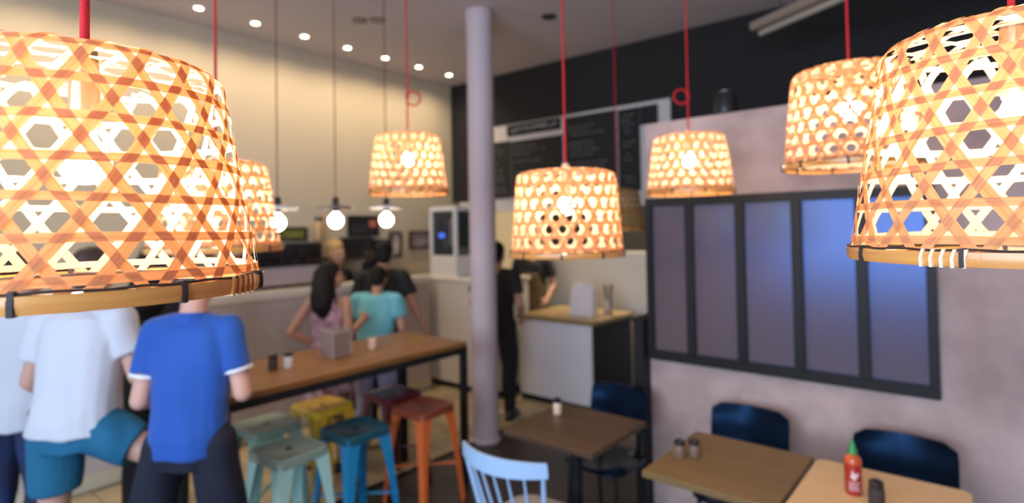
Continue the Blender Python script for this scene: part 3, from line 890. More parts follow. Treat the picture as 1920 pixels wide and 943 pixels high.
# ------------------------------------------------------------------ condiments
GLASS = mat('clear glass', (0.9, 0.88, 0.85), rough=0.08, trans=0.9)
PEPPER = mat('ground pepper', (0.05, 0.035, 0.03), rough=0.8); SALT = mat('salt', (0.75, 0.70, 0.66), rough=0.8)
WAX = mat('glass filled with pale sugar', (0.78, 0.56, 0.40), rough=0.4)


def shaker(x, y, z, fill, label, r=0.02, h=0.075, lid=BLACKP, group='small condiment shakers'):
    t = thing('shaker', label, 'shaker', (x, y, z), 0, group)
    MB().lathe([(r*0.9, 0), (r, 0.004), (r, h*0.62), (r*0.85, h*0.72)], n=20).build('glass_body', fill, t, smooth=True)
    MB().lathe([(r*0.88, h*0.71), (r*0.95, h*0.74), (r*0.92, h*0.93), (r*0.6, h), (0.002, h*1.02)], n=20).build('lid', lid, t, smooth=True)
    return t


BT = 0.9975
shaker(-3.215, 1.665, BT, PEPPER, 'dark pepper shaker on the bar table near the man in blue', 0.027, 0.095)
shaker(-3.185, 1.745, BT, SALT, 'pale salt shaker on the bar table right of the pepper', 0.027, 0.095)
t = thing('glass_caddy', 'square brownish glass caddy of napkins on the bar table', 'caddy', (-3.25, 2.10, BT), 0.1)
MB().box((0, 0, 0.075), (0.13, 0.13, 0.15)).build('napkins', mat('brown paper napkins', (0.30, 0.22, 0.19), rough=0.7), t, bevel=0.006)
q = MB()
for sx in (-1, 1):
    for sy in (-1, 1): q.tube([(sx*0.07, sy*0.07, 0), (sx*0.07, sy*0.07, 0.17)], 0.004, n=8)
for z in (0.005, 0.165):
    for s_ in (-1, 1):
        q.beam((-0.07, s_*0.07, z), (0.07, s_*0.07, z), 0.007, 0.007); q.beam((s_*0.07, -0.07, z), (s_*0.07, 0.07, z), 0.007, 0.007)
q.build('wire_frame', STEEL, t)
t = thing('candle_glass', 'small glass with a peach candle on the bar table', 'candle', (-3.21, 2.36, BT))
MB().lathe([(0.024, 0), (0.027, 0.004), (0.029, 0.07), (0.027, 0.07), (0.024, 0.006)], n=22).build('glass', WAX, t, smooth=True)
MB().lathe([(0.026, 0.05), (0.004, 0.052)], n=18).build('wax', SALT, t)
MB().tube([(0, 0, 0.052), (0.001, 0, 0.065)], 0.0015, n=6).build('wick', BLACKP, t)

# ------------------------------------------------------------------ dining tables
TT = 0.75
M_TBL = wood_mat('brown laminate', (0.082, 0.048, 0.026), (0.108, 0.064, 0.035), rough=0.42)
M_TBL2 = wood_mat('olive brown laminate', (0.19, 0.115, 0.042), (0.23, 0.142, 0.053), rough=0.42)
M_OAK = wood_mat('light oak', (0.80, 0.52, 0.24), (0.86, 0.58, 0.29), rough=0.42)


def dining_table(x0, x1, y0, y1, m, edge, label, r=0.006):
    cx_, cy_ = (x0+x1)/2, (y0+y1)/2
    t = thing('dining_table', label, 'table', (cx_, cy_, 0))
    hw, hd = (x1-x0)/2, (y1-y0)/2
    def ring(z, ins):
        P = []
        for ax, ay, a0 in ((hw-r, hd-r, 0), (-hw+r, hd-r, PI/2), (-hw+r, -hd+r, PI), (hw-r, -hd+r, 1.5*PI)):
            for i in range(6):
                a = a0+PI/2*i/5; P.append((ax+(r-ins)*math.cos(a), ay+(r-ins)*math.sin(a), z))
        return P
    MB().loft([ring(TT-0.028, 0.002), ring(TT-0.026, 0), ring(TT-0.002, 0), ring(TT, 0.002)]).build('tabletop', m, t)
    MB().tube([(0, 0, 0.02), (0, 0, TT-0.04)], 0.032, n=20).build('pedestal', BLACKM, t, smooth=True)
    MB().box((0, 0, TT-0.034), (0.22, 0.22, 0.012)).build('mounting_plate', BLACKM, t)
    MB().lathe([(0.21, 0), (0.21, 0.008), (0.19, 0.016), (0.04, 0.03)], n=36).build('base_plate', BLACKM, t, smooth=True)
    return t


dining_table(-1.97, -1.43, 2.26, 2.81, M_TBL, None, 'dark brown square dining table nearest the column')
dining_table(-1.17, -0.628, 2.24, 2.835, M_TBL2, None, 'olive brown square dining table in the middle, with two shakers')
dining_table(-0.612, -0.075, 2.22, 2.83, M_OAK, None, 'light oak dining table with the red sauce bottle', r=0.035)

shaker(-1.885, 2.63, TT, WAX, 'peach filled shaker with a black lid on the table nearest the column', 0.024, 0.09)
BROWNF = mat('brown spice', (0.20, 0.12, 0.08), rough=0.5)
shaker(-1.10, 2.475, TT, BROWNF, 'left one of two squat shakers on the middle table', 0.026, 0.078)
shaker(-1.048, 2.515, TT, BROWNF, 'right one of two squat shakers on the middle table', 0.026, 0.078)
shaker(-0.345, 2.485, TT, PEPPER, 'dark pepper shaker right of the red sauce bottle', 0.027, 0.095)

# chilli sauce bottle
SAUCE = mat('red chilli sauce', (0.42, 0.028, 0.02), rough=0.25, coat=0.6)
SHOULDER = mat('orange red sauce', (0.62, 0.10, 0.02), rough=0.2, coat=0.6)
GREEN = mat('green plastic', (0.03, 0.27, 0.06), rough=0.35)
INK = mat('white bottle print', (0.80, 0.62, 0.62), rough=0.6)
sb = thing('sauce_bottle', 'red chilli sauce bottle with a green nozzle on the light oak table', 'bottle', (-0.428, 2.545, TT))
MB().lathe([(0.026, 0), (0.030, 0.005), (0.031, 0.06), (0.0295, 0.075), (0.031, 0.09), (0.031, 0.118)], n=32).build('bottle_body', SAUCE, sb, smooth=True)
MB().lathe([(0.031, 0.118), (0.031, 0.128), (0.026, 0.142), (0.014, 0.152), (0.013, 0.156)], n=32).build('bottle_shoulder', SHOULDER, sb, smooth=True)
MB().lathe([(0.017, 0.154), (0.017, 0.168), (0.013, 0.174), (0.010, 0.186), (0.003, 0.212), (0.002, 0.213)], n=24).build('nozzle_cap', GREEN, sb, smooth=True)
pr = MB()


def on_bottle(u, z):   # u: metres around the front
    a = -PI/2+0.25+u/0.031
    return Vector((0.0314*math.cos(a), 0.0314*math.sin(a), z))


def blob(outline):
    c_ = sum((Vector((p[0], p[1], 0)) for p in outline), Vector())/len(outline)
    V = [on_bottle(c_.x, c_.y)]+[on_bottle(*p) for p in outline]; n = len(outline)
    pr.add(V, [(0, 1+i, 1+(i+1) % n) for i in range(n)])


# rooster outline facing left, then lines of small print
blob([(-0.012, 0.078), (-0.008, 0.082), (-0.006, 0.090), (-0.009, 0.093), (-0.004, 0.098), (-0.002, 0.094), (0.001, 0.088), (0.004, 0.080), (0.008, 0.082), (0.013, 0.092), (0.015, 0.086), (0.012, 0.074), (0.006, 0.066), (0.003, 0.060), (0.0, 0.060), (-0.004, 0.066), (-0.010, 0.070)])
for z in (0.050, 0.043, 0.036, 0.029, 0.022):
    u = -0.018
    while u < 0.016:
        w_ = random.uniform(0.002, 0.006); blob([(u, z), (u+w_, z), (u+w_, z+0.0035), (u, z+0.0035)]); u += w_+0.0016
pr.build('label_print', INK, sb)

# ------------------------------------------------------------------ dining chairs
NAVY = mat('glossy navy shell', (0.004, 0.007, 0.015), rough=0.2, spec=0.5, coat=0.0)


NAVY.node_tree.nodes['Principled BSDF'].inputs['Specular Tint'].default_value = (0.15, 0.45, 1.0, 1)
NAVY.node_tree.nodes['Principled BSDF'].inputs['Specular IOR Level'].default_value = 0.7


def navy_chair(x, y, rz, label):
    """faces -y at rz=0 (back towards the wall)"""
    t = thing('dining_chair', label, 'chair', (x, y, 0), rz, 'navy chairs along the plaster wall')
    def panel(w, h, z0, yb, curve, lean, rr, th, name):
        nx, nz = 14, 8; F_, B_ = [], []
        for j in range(nz+1):
            v = j/nz
            for i in range(nx+1):
                u = i/nx*2-1
                e = 1.0
                dv = min(v, 1-v)*h
                if dv < rr: e = 1-(rr-math.sqrt(max(0, rr*rr-(rr-dv)**2)))/(w/2)
                X_ = u*w/2*e; Y_ = yb+lean*(v*h) - curve*(u*u)
                F_.append(Vector((X_, Y_, z0+v*h))); B_.append(Vector((X_, Y_+th, z0+v*h)))
        m_ = MB(); n0 = len(F_); m_.v = F_+B_
        W = nx+1
        for j in range(nz):
            for i in range(nx):
                a = j*W+i; m_.f.append((a, a+1, a+W+1, a+W)); m_.f.append((n0+a, n0+a+W, n0+a+W+1, n0+a+1))
        for i in range(nx):
            m_.f.append((i, n0+i, n0+i+1, i+1)); k = nz*W+i; m_.f.append((k, k+1, n0+k+1, n0+k))
        for j in range(nz):
            a = j*W; m_.f.append((a, a+W, n0+a+W, n0+a)); a = j*W+nx; m_.f.append((a, n0+a, n0+a+W, a+W))
        return m_.build(name, NAVY, t, smooth=True)
    panel(0.40, 0.25, 0.57, 0.16, 0.035, 0.16, 0.05, 0.012, 'backrest')
    # seat: rounded, dished
    rings = []
    for z, k in ((0.430, 0.97), (0.436, 1.0), (0.448, 1.0), (0.453, 0.97), (0.448, 0.6), (0.444, 0.2)):
        ring = []
        for i in range(32):
            a = 2*PI*i/32; ca, sa = math.cos(a), math.sin(a)
            e = 4.0; r_ = (abs(ca)**e+abs(sa)**e)**(-1/e)
            ring.append((0.20*r_*ca*k, -0.03+0.195*r_*sa*k, z))
        rings.append(ring)
    MB().loft(rings).build('seat', NAVY, t, smooth=True)
    for sx in (-1, 1):
        MB().tube([(sx*0.165, -0.19, 0.0), (sx*0.15, -0.165, 0.43)], 0.011, n=10).build('leg', BLACKM, t, smooth=True)
        MB().tube([(sx*0.165, 0.19, 0.0), (sx*0.15, 0.135, 0.43)], 0.011, n=10).build('leg', BLACKM, t, smooth=True)
        MB().tube([(sx*0.15, 0.12, 0.42), (sx*0.15, 0.155, 0.47), (sx*0.14, 0.176, 0.66), (sx*0.135, 0.186, 0.72)], 0.010, n=10).build('back_support', BLACKM, t, smooth=True)
    f_ = MB()
    f_.tube([(-0.15, -0.165, 0.42), (0.15, -0.165, 0.42), (0.15, 0.135, 0.42), (-0.15, 0.135, 0.42)], 0.010, n=8, closed=True)
    f_.build('seat_frame', BLACKM, t)
    return t


navy_chair(-1.755, 2.945, 0.0, 'navy chair at the table nearest the column')
navy_chair(-1.005, 2.985, 0.0, 'navy chair behind the middle table with the two shakers')
navy_chair(-0.325, 2.98, 0.0, 'navy chair behind the light oak table')

SKY = mat('powder blue paint', (0.40, 0.58, 0.82), rough=0.4, coat=0.2)


def spindle_chair(x, y, rz, label):
    """faces +y, back at -y"""
    t = thing('spindle_chair', label, 'chair', (x, y, 0), rz)
    CUSH = mat('pale woven seat pad', (0.45, 0.40, 0.38), rough=0.8, bump=0.5, bump_scale=60)
    rings = []
    for z, k in ((0.415, 0.93), (0.425, 1.0), (0.442, 1.0), (0.45, 0.96), (0.446, 0.5)):
        ring = []
        for i in range(36):
            a = 2*PI*i/36; ca, sa = math.cos(a), math.sin(a); e = 3.2
            r_ = (abs(ca)**e+abs(sa)**e)**(-1/e)
            ring.append((0.205*r_*ca*k*(1.0+0.08*sa), 0.05+0.20*r_*sa*k, z))
        rings.append(ring)
    MB().loft(rings).build('seat', SKY, t, smooth=True)
    rings = [[(x_*0.9, (y_-0.05)*0.9+0.05, z_) for (x_, y_, _) in rings[1]] for z_ in (0.449, 0.462)] + [[(x_*0.84, (y_-0.05)*0.84+0.05, 0.470) for (x_, y_, _) in rings[1]]]
    MB().loft(rings).build('seat_pad', CUSH, t, smooth=True)
    # back: curved top rail
    def arc(u, r=1.0): # u -1..1
        return Vector((0.225*u, -0.145-0.085*(1-u*u)-0.03, 0))
    rg = []
    n = 24
    for i in range(n+1):
        u = i/n*2-1; p = arc(u); p.z = 0.80
        tn = (arc(min(1, u+0.05))-arc(max(-1, u-0.05))).normalized(); nr = Vector((-tn.y, tn.x, 0))
        hh = 0.030+0.008*(1-u*u); dd = 0.010
        rg.append([p+nr*(-dd)+Vector((0, 0, -hh)), p+nr*dd+Vector((0, 0, -hh)), p+nr*(dd*1.1)+Vector((0, 0, 0)), p+nr*(dd*0.7)+Vector((0, -0.006, hh)), p-nr*(dd*0.7)+Vector((0, -0.006, hh)), p-nr*(dd*1.1)])
    MB().loft(rg).build('top_rail', SKY, t, smooth=True)
    for k in range(7):
        u = -0.93+1.86*k/6
        top = arc(u)+Vector((0, 0, 0.778)); bot = Vector((0.175*u, -0.10-0.035*(1-u*u), 0.435))
        rr = 0.0115 if k in (0, 6) else 0.0065
        MB().tube([bot, bot.lerp(top, 0.35), bot.lerp(top, 0.7), top], [rr*0.8, rr*1.15, rr, rr*0.8], n=10).build('stile' if k in (0, 6) else 'spindle', SKY, t, smooth=True)
    for sx in (-1, 1):
        for sy in (-1, 1):
            MB().tube([(sx*0.145, 0.05+sy*0.13, 0.42), (sx*0.175, 0.05+sy*0.165, 0.2), (sx*0.205, 0.05+sy*0.20, 0)], [0.017, 0.015, 0.010], n=12).build('leg', SKY, t, smooth=True)
        MB().tube([(sx*0.178, 0.05-0.168, 0.18), (sx*0.178, 0.05+0.168, 0.18)], 0.008, n=8).build('stretcher', SKY, t)
    MB().tube([(-0.178, 0.05, 0.18), (0.178, 0.05, 0.18)], 0.008, n=8).build('stretcher', SKY, t)
    return t


spindle_chair(-1.65, 2.06, 0.06, 'powder blue wooden spindle back chair at the table nearest the column')

# ------------------------------------------------------------------ people
SKIN = mat('light skin', (0.62, 0.34, 0.25), rough=0.55)
SKIN2 = mat('tan skin', (0.48, 0.25, 0.17), rough=0.55)
SKIN3 = mat('warm brown skin', (0.50, 0.27, 0.18), rough=0.55)  # even warm skin tone, close to the tan one
EYEW = mat('eye', (0.05, 0.03, 0.02), rough=0.2); LIPS = mat('lips', (0.42, 0.14, 0.12), rough=0.5)
HAIR_B = mat('brown hair', (0.055, 0.028, 0.018), rough=0.6, bump=0.6, bump_scale=60, stretch=(1, 1, 0.2))
HAIR_K = mat('black hair', (0.008, 0.006, 0.006), rough=0.7, spec=0.25, bump=0.4, bump_scale=60, stretch=(1, 1, 0.2))
HAIR_Y = mat('blond hair', (0.42, 0.26, 0.09), rough=0.6, bump=0.6, bump_scale=60, stretch=(1, 1, 0.2))


def Rx(a): return Matrix.Rotation(a, 3, 'X')


def hand(mb, wrist, direction, palm, thumb_side, curl=0.5, s=1.0):
    """direction: towards fingers, palm: palm normal, thumb_side: vector to the thumb side"""
    d = Vector(direction).normalized(); p = (Vector(palm)-d*Vector(palm).dot(d)).normalized(); t = d.cross(p)
    if t.dot(Vector(thumb_side)) < 0: t = -t
    wrist = Vector(wrist)
    R = Matrix((t, p, d)).transposed()
    mb.ellipsoid(wrist+d*0.045*s, (0.040*s, 0.016*s, 0.052*s), R)
    for k, (off, L, r) in enumerate(((0.030, 0.070, 0.0088), (0.010, 0.078, 0.009), (-0.010, 0.073, 0.0088), (-0.029, 0.057, 0.008))):
        a = wrist+d*0.080*s+t*off*s
        c1 = curl*(0.8+0.12*k)
        d1 = (d*math.cos(c1)+p*math.sin(c1)+t*off*2).normalized(); d2 = (d*math.cos(c1*2.1)+p*math.sin(c1*2.1)).normalized()
        b = a+d1*L*0.52*s; e = b+d2*L*0.5*s
        mb.limb([a-d*0.02*s, a, b, e], [r*s, r*s, r*0.95*s, r*0.82*s])
    a = wrist+d*0.02*s+t*0.028*s
    b = a+(d*0.5+t*0.8+p*0.25).normalized()*0.036*s; e = b+(d*0.85+t*0.35+p*0.45*curl).normalized()*0.032*s
    mb.limb([a, b, e], [0.013*s, 0.011*s, 0.009*s])


def ring_at(c, rx, ry, axis, lat, n=20, e=2.3):
    ax = Vector(axis).normalized(); X_ = Vector(lat); X_ = (X_-ax*X_.dot(ax)).normalized(); Y_ = ax.cross(X_)
    P = []
    for i in range(n):
        a = 2*PI*i/n; ca, sa = math.cos(a), math.sin(a); r_ = (abs(ca)**e+abs(sa)**e)**(-1/e)
        P.append(Vector(c)+X_*rx*r_*ca+Y_*ry*r_*sa)
    return P


def person(label, loc, rz, H=1.75, lean=0.0, side=0.0, skin=None, hair=None, hair_style='short', shirt=None, shirt_style='tee',
           bottom=None, bottom_style='shorts', shoes=None, bulk=1.0, arms=None, legs=None, sl=0.80, sw=None, sr=1.0, head_pitch=0.0, head_yaw=0.0, shirt_name='shirt',
           apron=None, hem=0.0, low=False, belt=0.0, voxel=0.008):
    """local frame: faces +y, x to the person's right, z up.  arms / legs override the joints (metres at H=1.75)"""
    skin = skin or SKIN
    k = H/1.75
    t = thing('person', label, 'person', loc, rz)
    pel = Vector((0, 0, 0.96))
    M = Rx(-lean) @ Matrix.Rotation(side, 3, 'Y')
    def up(x, y, z): return pel+M @ Vector((x, y, z-0.96))
    J = {'neck': up(0, -0.01, 1.47), 'chest': up(0, 0.0, 1.28), 'waist': up(0, 0.005, 1.08), 'head': up(0, 0.02, 1.625)}
    sw = sw or 0.185*bulk**0.5
    for s_, n_ in ((-1, 'L'), (1, 'R')):
        J['sh'+n_] = up(s_*sw, -0.01, 1.415)
        J['el'+n_] = up(s_*(sw+0.07), -0.03, 1.13)
        J['wr'+n_] = up(s_*(sw+0.02), 0.16, 0.99)
        J['hip'+n_] = Vector((s_*0.095, 0, 0.92)); J['kn'+n_] = Vector((s_*0.115, 0.02, 0.50)); J['an'+n_] = Vector((s_*0.125, -0.02, 0.085))
    for d_ in (arms or {}), (legs or {}):
        for a, v in d_.items(): J[a] = Vector(v)
    for a in J: J[a] = J[a]*k
    pel = pel*k
    lat = M @ Vector((1, 0, 0)); axis = M @ Vector((0, 0, 1))
    B = MB()
    # trunk
    tr = [(pel+Vector((0, 0, -0.06*k)), 0.150, 0.105), (pel+Vector((0, 0, 0.03*k)), 0.158, 0.11), (J['waist'], 0.138, 0.098), (J['chest'], 0.160, 0.110),
          (J['neck'].lerp(J['chest'], 0.28), 0.150, 0.09), (J['neck'].lerp(J['chest'], 0.05), 0.075, 0.06)]
    B.loft([ring_at(c_, a*bulk*k, b_*bulk*k, axis if i > 1 else (0, 0, 1), lat) for i, (c_, a, b_) in enumerate(tr)])
    B.limb([J['neck'], J['neck'].lerp(J['head'], 0.75)], [0.056*k, 0.052*k])
    for n_ in 'LR':
        B.limb([J['sh'+n_], J['el'+n_], J['wr'+n_]], [0.049*k*bulk, 0.040*k, 0.027*k])
        mid = J['el'+n_].lerp(J['wr'+n_], 0.3); B.ellipsoid(mid, (0.041*k,)*3)
        B.limb([J['hip'+n_], J['kn'+n_], J['an'+n_]], [0.088*k*bulk, 0.054*k, 0.036*k])
        calf = J['kn'+n_].lerp(J['an'+n_], 0.28)+Vector((0, -0.015, 0)); B.ellipsoid(calf, (0.052*k, 0.056*k, 0.11*k))
        s_ = 1 if n_ == 'R' else -1
        dv = (J['wr'+n_]-J['el'+n_]).normalized()
        hand(B, J['wr'+n_], dv, (M @ Vector((-s_*0.8, -0.1, -0.5))), M @ Vector((-s_*0.3, 0.6, 0.8)), 0.55, k)
        fo = J['an'+n_]
        B.ellipsoid(fo+Vector((s_*0.01, 0.06*k, -0.045*k)), (0.043*k, 0.125*k, 0.036*k))
    # head
    HR = (Matrix.Rotation(head_yaw, 3, 'Z') @ Rx(-head_pitch-lean*0.8)); hc = J['head']
    def hp(x, y, z): return hc+HR @ (Vector((x, y, z))*k)
    B.ellipsoid(hp(0, -0.012, 0.03), (0.076*k, 0.094*k, 0.090*k), HR)
    B.ellipsoid(hp(0, 0.018, -0.035), (0.060*k, 0.074*k, 0.082*k), HR)
    B.ellipsoid(hp(0, 0.066, -0.088), (0.026*k, 0.020*k, 0.020*k), HR)          # chin
    B.ellipsoid(hp(0, 0.088, 0.022), (0.044*k, 0.012*k, 0.011*k), HR)            # brow
    B.limb([hp(0, 0.090, 0.012), hp(0, 0.112, -0.026)], [0.008*k, 0.0135*k])     # nose
    B.ellipsoid(hp(0, 0.086, -0.058), (0.024*k, 0.012*k, 0.010*k), HR)           # mouth mound
    for s_ in (-1, 1):
        B.ellipsoid(hp(s_*0.078, -0.008, -0.008), (0.009*k, 0.018*k, 0.030*k), HR)  # ear
        B.ellipsoid(hp(s_*0.040, 0.068, -0.022), (0.022*k, 0.018*k, 0.02*k), HR)    # cheek
    remesh(B, 'body', skin, t, voxel=voxel, smooth=3)
    for s_ in (-1, 1): MB().ellipsoid(hp(s_*0.031, 0.0865, 0.003), (0.0125*k, 0.007*k, 0.008*k), HR, n=12, m=8).build('eye', EYEW, t, smooth=True)
    MB().ellipsoid(hp(0, 0.096, -0.058), (0.022*k, 0.005*k, 0.007*k), HR, n=12, m=8).build('lips', LIPS, t, smooth=True)
    # hair
    if hair:
        Hh = MB()
        Hh.ellipsoid(hp(0, -0.024, 0.045), (0.086*k, 0.098*k, 0.090*k), HR)
        Hh.ellipsoid(hp(0, -0.055, -0.005), (0.078*k, 0.062*k, 0.085*k), HR)
        if hair_style == 'curly':
            rr = random.Random(5)
            for i in range(26):
                a = rr.uniform(0, 2*PI); b_ = rr.uniform(0.1, 1.3)
                Hh.ellipsoid(hp(0.085*math.sin(b_)*math.cos(a), -0.03+0.09*math.sin(b_)*math.sin(a), 0.05+0.085*math.cos(b_)), (0.026*k,)*3)
        if hair_style == 'long':
            nb = J['neck']
            Hh.limb([hp(0, -0.06, 0.0), nb+M @ Vector((0, -0.085, 0.0)), nb+M @ Vector((0.01, -0.105, -0.07)), nb+M @ Vector((0.02, -0.11, -0.13))], [0.095*k, 0.10*k, 0.09*k, 0.05*k])
            for s_ in (-1, 1): Hh.limb([hp(s_*0.065, -0.01, 0.02), hp(s_*0.075, -0.02, -0.09), nb+M @ Vector((s_*0.08, -0.05, -0.06))], [0.03*k, 0.034*k, 0.03*k])
        if hair_style == 'bun': Hh.ellipsoid(hp(0, -0.09, 0.09), (0.04*k,)*3)
        if hair_style == 'cap': Hh.ellipsoid(hp(0, 0.09, 0.055), (0.07*k, 0.07*k, 0.010*k), HR)
        remesh(Hh, 'cap' if hair_style == 'cap' else 'hair', hair, t, voxel=0.009, smooth=2, fold=0.006, fold_scale=(40, 40, 12))
    # shirt
    if shirt:
        g_ = MB(); b_ = bulk*1.0
        hz = pel.z-(0.08+hem)*k
        low_c = pel+Vector((0, 0, -(0.08+hem)*k))
        rings = [(low_c, 0.178+0.01*belt, 0.135), (pel+Vector((0, 0, 0.02)), 0.176, 0.136), (J['waist'], 0.165, 0.128), (J['chest'], 0.182, 0.130),
                 (J['neck'].lerp(J['chest'], 0.33), 0.185 if shirt_style != 'top' else 0.13, 0.105), (J['neck'].lerp(J['chest'], 0.10), 0.10 if shirt_style != 'top' else 0.05, 0.075)]
        if shirt_style == 'top': rings = rings[:4]+[(J['neck'].lerp(J['chest'], 0.55), 0.150, 0.105)]
        g_.loft([ring_at(c_, a*b_*k, bb*b_*k, axis if i > 1 else (0, 0, 1), lat) for i, (c_, a, bb) in enumerate(rings)])
        if shirt_style in ('tee', 'polo', 'long'):
            for n_ in 'LR':
                u = 0.62 if shirt_style != 'long' else 1.0
                e_ = J['sh'+n_].lerp(J['el'+n_], u)
                g_.limb([J['neck'].lerp(J['sh'+n_], 0.45)+Vector((0, 0, -0.02)), J['sh'+n_]+Vector((0, 0, -0.004)), ], [0.066*k*b_*sr, 0.074*k*b_*sr])
                g_.tube([J['sh'+n_], J['sh'+n_].lerp(J['el'+n_], u*0.5), e_], [0.076*k*b_*sr, 0.073*k*b_*sr, 0.070*k*b_*sr], n=18)
                if shirt_style == 'long':
                    g_.limb([e_, J['wr'+n_].lerp(J['el'+n_], 0.12)], [0.055*k, 0.040*k])
        elif shirt_style == 'top':
            for s_ in (-1, 1):
                g_.limb([J['chest']+M @ Vector((s_*0.10, -0.09, 0.06)), J['neck']+M @ Vector((s_*0.075, -0.05, -0.02)), J['neck']+M @ Vector((s_*0.085, 0.06, -0.09))], [0.012, 0.011, 0.012])
        so = remesh(g_, shirt_name, shirt, t, voxel=0.009, smooth=3, fold=0.014, fold_scale=(9, 9, 3.5))
        if shirt_style == 'polo':
            cl = MB(); c_ = J['neck']
            cl.loft([ring_at(c_-axis*0.035, 0.082*k, 0.074*k, axis, lat), ring_at(c_+axis*0.012, 0.066*k, 0.064*k, axis, lat), ring_at(c_+axis*0.014, 0.060*k, 0.058*k, axis, lat)]).build('collar', shirt, so, smooth=True)
            for n_ in 'LR':
                e_ = J['sh'+n_].lerp(J['el'+n_], 0.62); e2 = J['sh'+n_].lerp(J['el'+n_], 0.66)
                MB().tube([e_, e2], 0.0725*k*b_*sr, n=20).build('sleeve_trim', mat('white trim', (0.8, 0.8, 0.85)) if 'white trim' not in MATS else MATS['white trim'], so, smooth=True)
    # bottoms
    if bottom:
        g_ = MB()
        g_.loft([ring_at(pel+Vector((0, 0, z*k)), a*bulk*k, b2*bulk*k, (0, 0, 1), (1, 0, 0)) for z, a, b2 in ((-0.12, 0.155, 0.115), (-0.03, 0.168, 0.125), (0.05, 0.160, 0.118))])
        for n_ in 'LR':
            h_, kn, an = J['hip'+n_], J['kn'+n_], J['an'+n_]
            if bottom_style == 'shorts':
                e_ = h_.lerp(kn, sl)
                g_.ellipsoid(h_, (0.108*k*bulk,)*3); g_.tube([h_, h_.lerp(kn, 0.5), e_], [0.108*k*bulk, 0.100*k*bulk, 0.094*k*bulk], n=20)
            elif bottom_style == 'trousers':
                g_.limb([h_, kn], [0.105*k*bulk, 0.080*k]); g_.tube([kn, kn.lerp(an, 0.35)+Vector((0, -0.012, 0)), an+Vector((0, 0, -0.01))], [0.080*k, 0.078*k, 0.058*k], n=18)
            elif bottom_style == 'skirt':
                pass
        if bottom_style == 'skirt':
            g_.loft([ring_at(pel+Vector((0, 0, z*k)), a*k, b2*k, (0, 0, 1), (1, 0, 0)) for z, a, b2 in ((-0.48, 0.24, 0.2), (-0.25, 0.205, 0.17), (-0.05, 0.17, 0.13), (0.05, 0.15, 0.11))])
        remesh(g_, {'shorts': 'shorts', 'trousers': 'trousers', 'skirt': 'skirt'}[bottom_style], bottom, t, voxel=0.009, smooth=3, fold=0.014, fold_scale=(10, 10, 4))
    if apron:
        g_ = MB()
        g_.loft([ring_at(J['chest']+M @ Vector((0, 0.03, 0.02)), 0.13*k, 0.125*k, axis, lat), ring_at(J['waist']+Vector((0, 0.02, 0)), 0.165*k, 0.135*k, axis, lat), ring_at(pel+Vector((0, 0.03, -0.3*k)), 0.18*k, 0.135*k, (0, 0, 1), lat)])
        remesh(g_, 'apron', apron, t, voxel=0.01, smooth=2, fold=0.01)
    for n_ in 'LR':
        an = J['an'+n_]; s_ = 1 if n_ == 'R' else -1; z0 = an.z-0.085*k
        sh_ = MB(); sh_.ellipsoid(an+Vector((s_*0.01, 0.055*k, -0.042*k)), (0.050*k, 0.140*k, 0.040*k)); sh_.ellipsoid(an+Vector((0, -0.01, -0.02)), (0.046*k, 0.055*k, 0.05*k))
        sh_.box(an+Vector((s_*0.01, 0.05*k, -0.073*k)), (0.085*k, 0.25*k, 0.022*k))
        remesh(sh_, 'shoe', shoes or BLACKP, t, voxel=0.007, smooth=3)
    return t


BLUEP = mat('cobalt blue jersey', (0.006, 0.075, 0.36), rough=0.8, sheen=0.2, bump=0.2, bump_scale=25)
WTEE = mat('white jersey', (0.62, 0.63, 0.67), rough=0.85, bump=0.2, bump_scale=20)
TEALS_ = mat('teal cotton', (0.010, 0.13, 0.24), rough=0.85, bump=0.2, bump_scale=25)
NAVYC = mat('navy cotton', (0.007, 0.009, 0.022), rough=0.85, bump=0.2, bump_scale=25)
INDIGO = mat('indigo denim', (0.010, 0.035, 0.14), rough=0.85, col2=(0.02, 0.02, 0.045), noise_scale=6)
BLKC = mat('black cotton', (0.013, 0.012, 0.013), rough=0.85)
TURQ = mat('turquoise jersey', (0.14, 0.47, 0.56), rough=0.85, col2=(0.20, 0.56, 0.64), noise_scale=8)
PINKC = mat('dusty pink patterned cotton', (0.55, 0.36, 0.42), rough=0.85, col2=(0.22, 0.09, 0.14), noise_scale=22)
JEAN = mat('pale lilac denim', (0.36, 0.38, 0.60), rough=0.85)
BROWNC = mat('brown canvas', (0.12, 0.075, 0.03), rough=0.85)
FLORAL = mat('pink and white floral cotton', (0.62, 0.50, 0.56), rough=0.85, col2=(0.25, 0.06, 0.09), noise_scale=18)

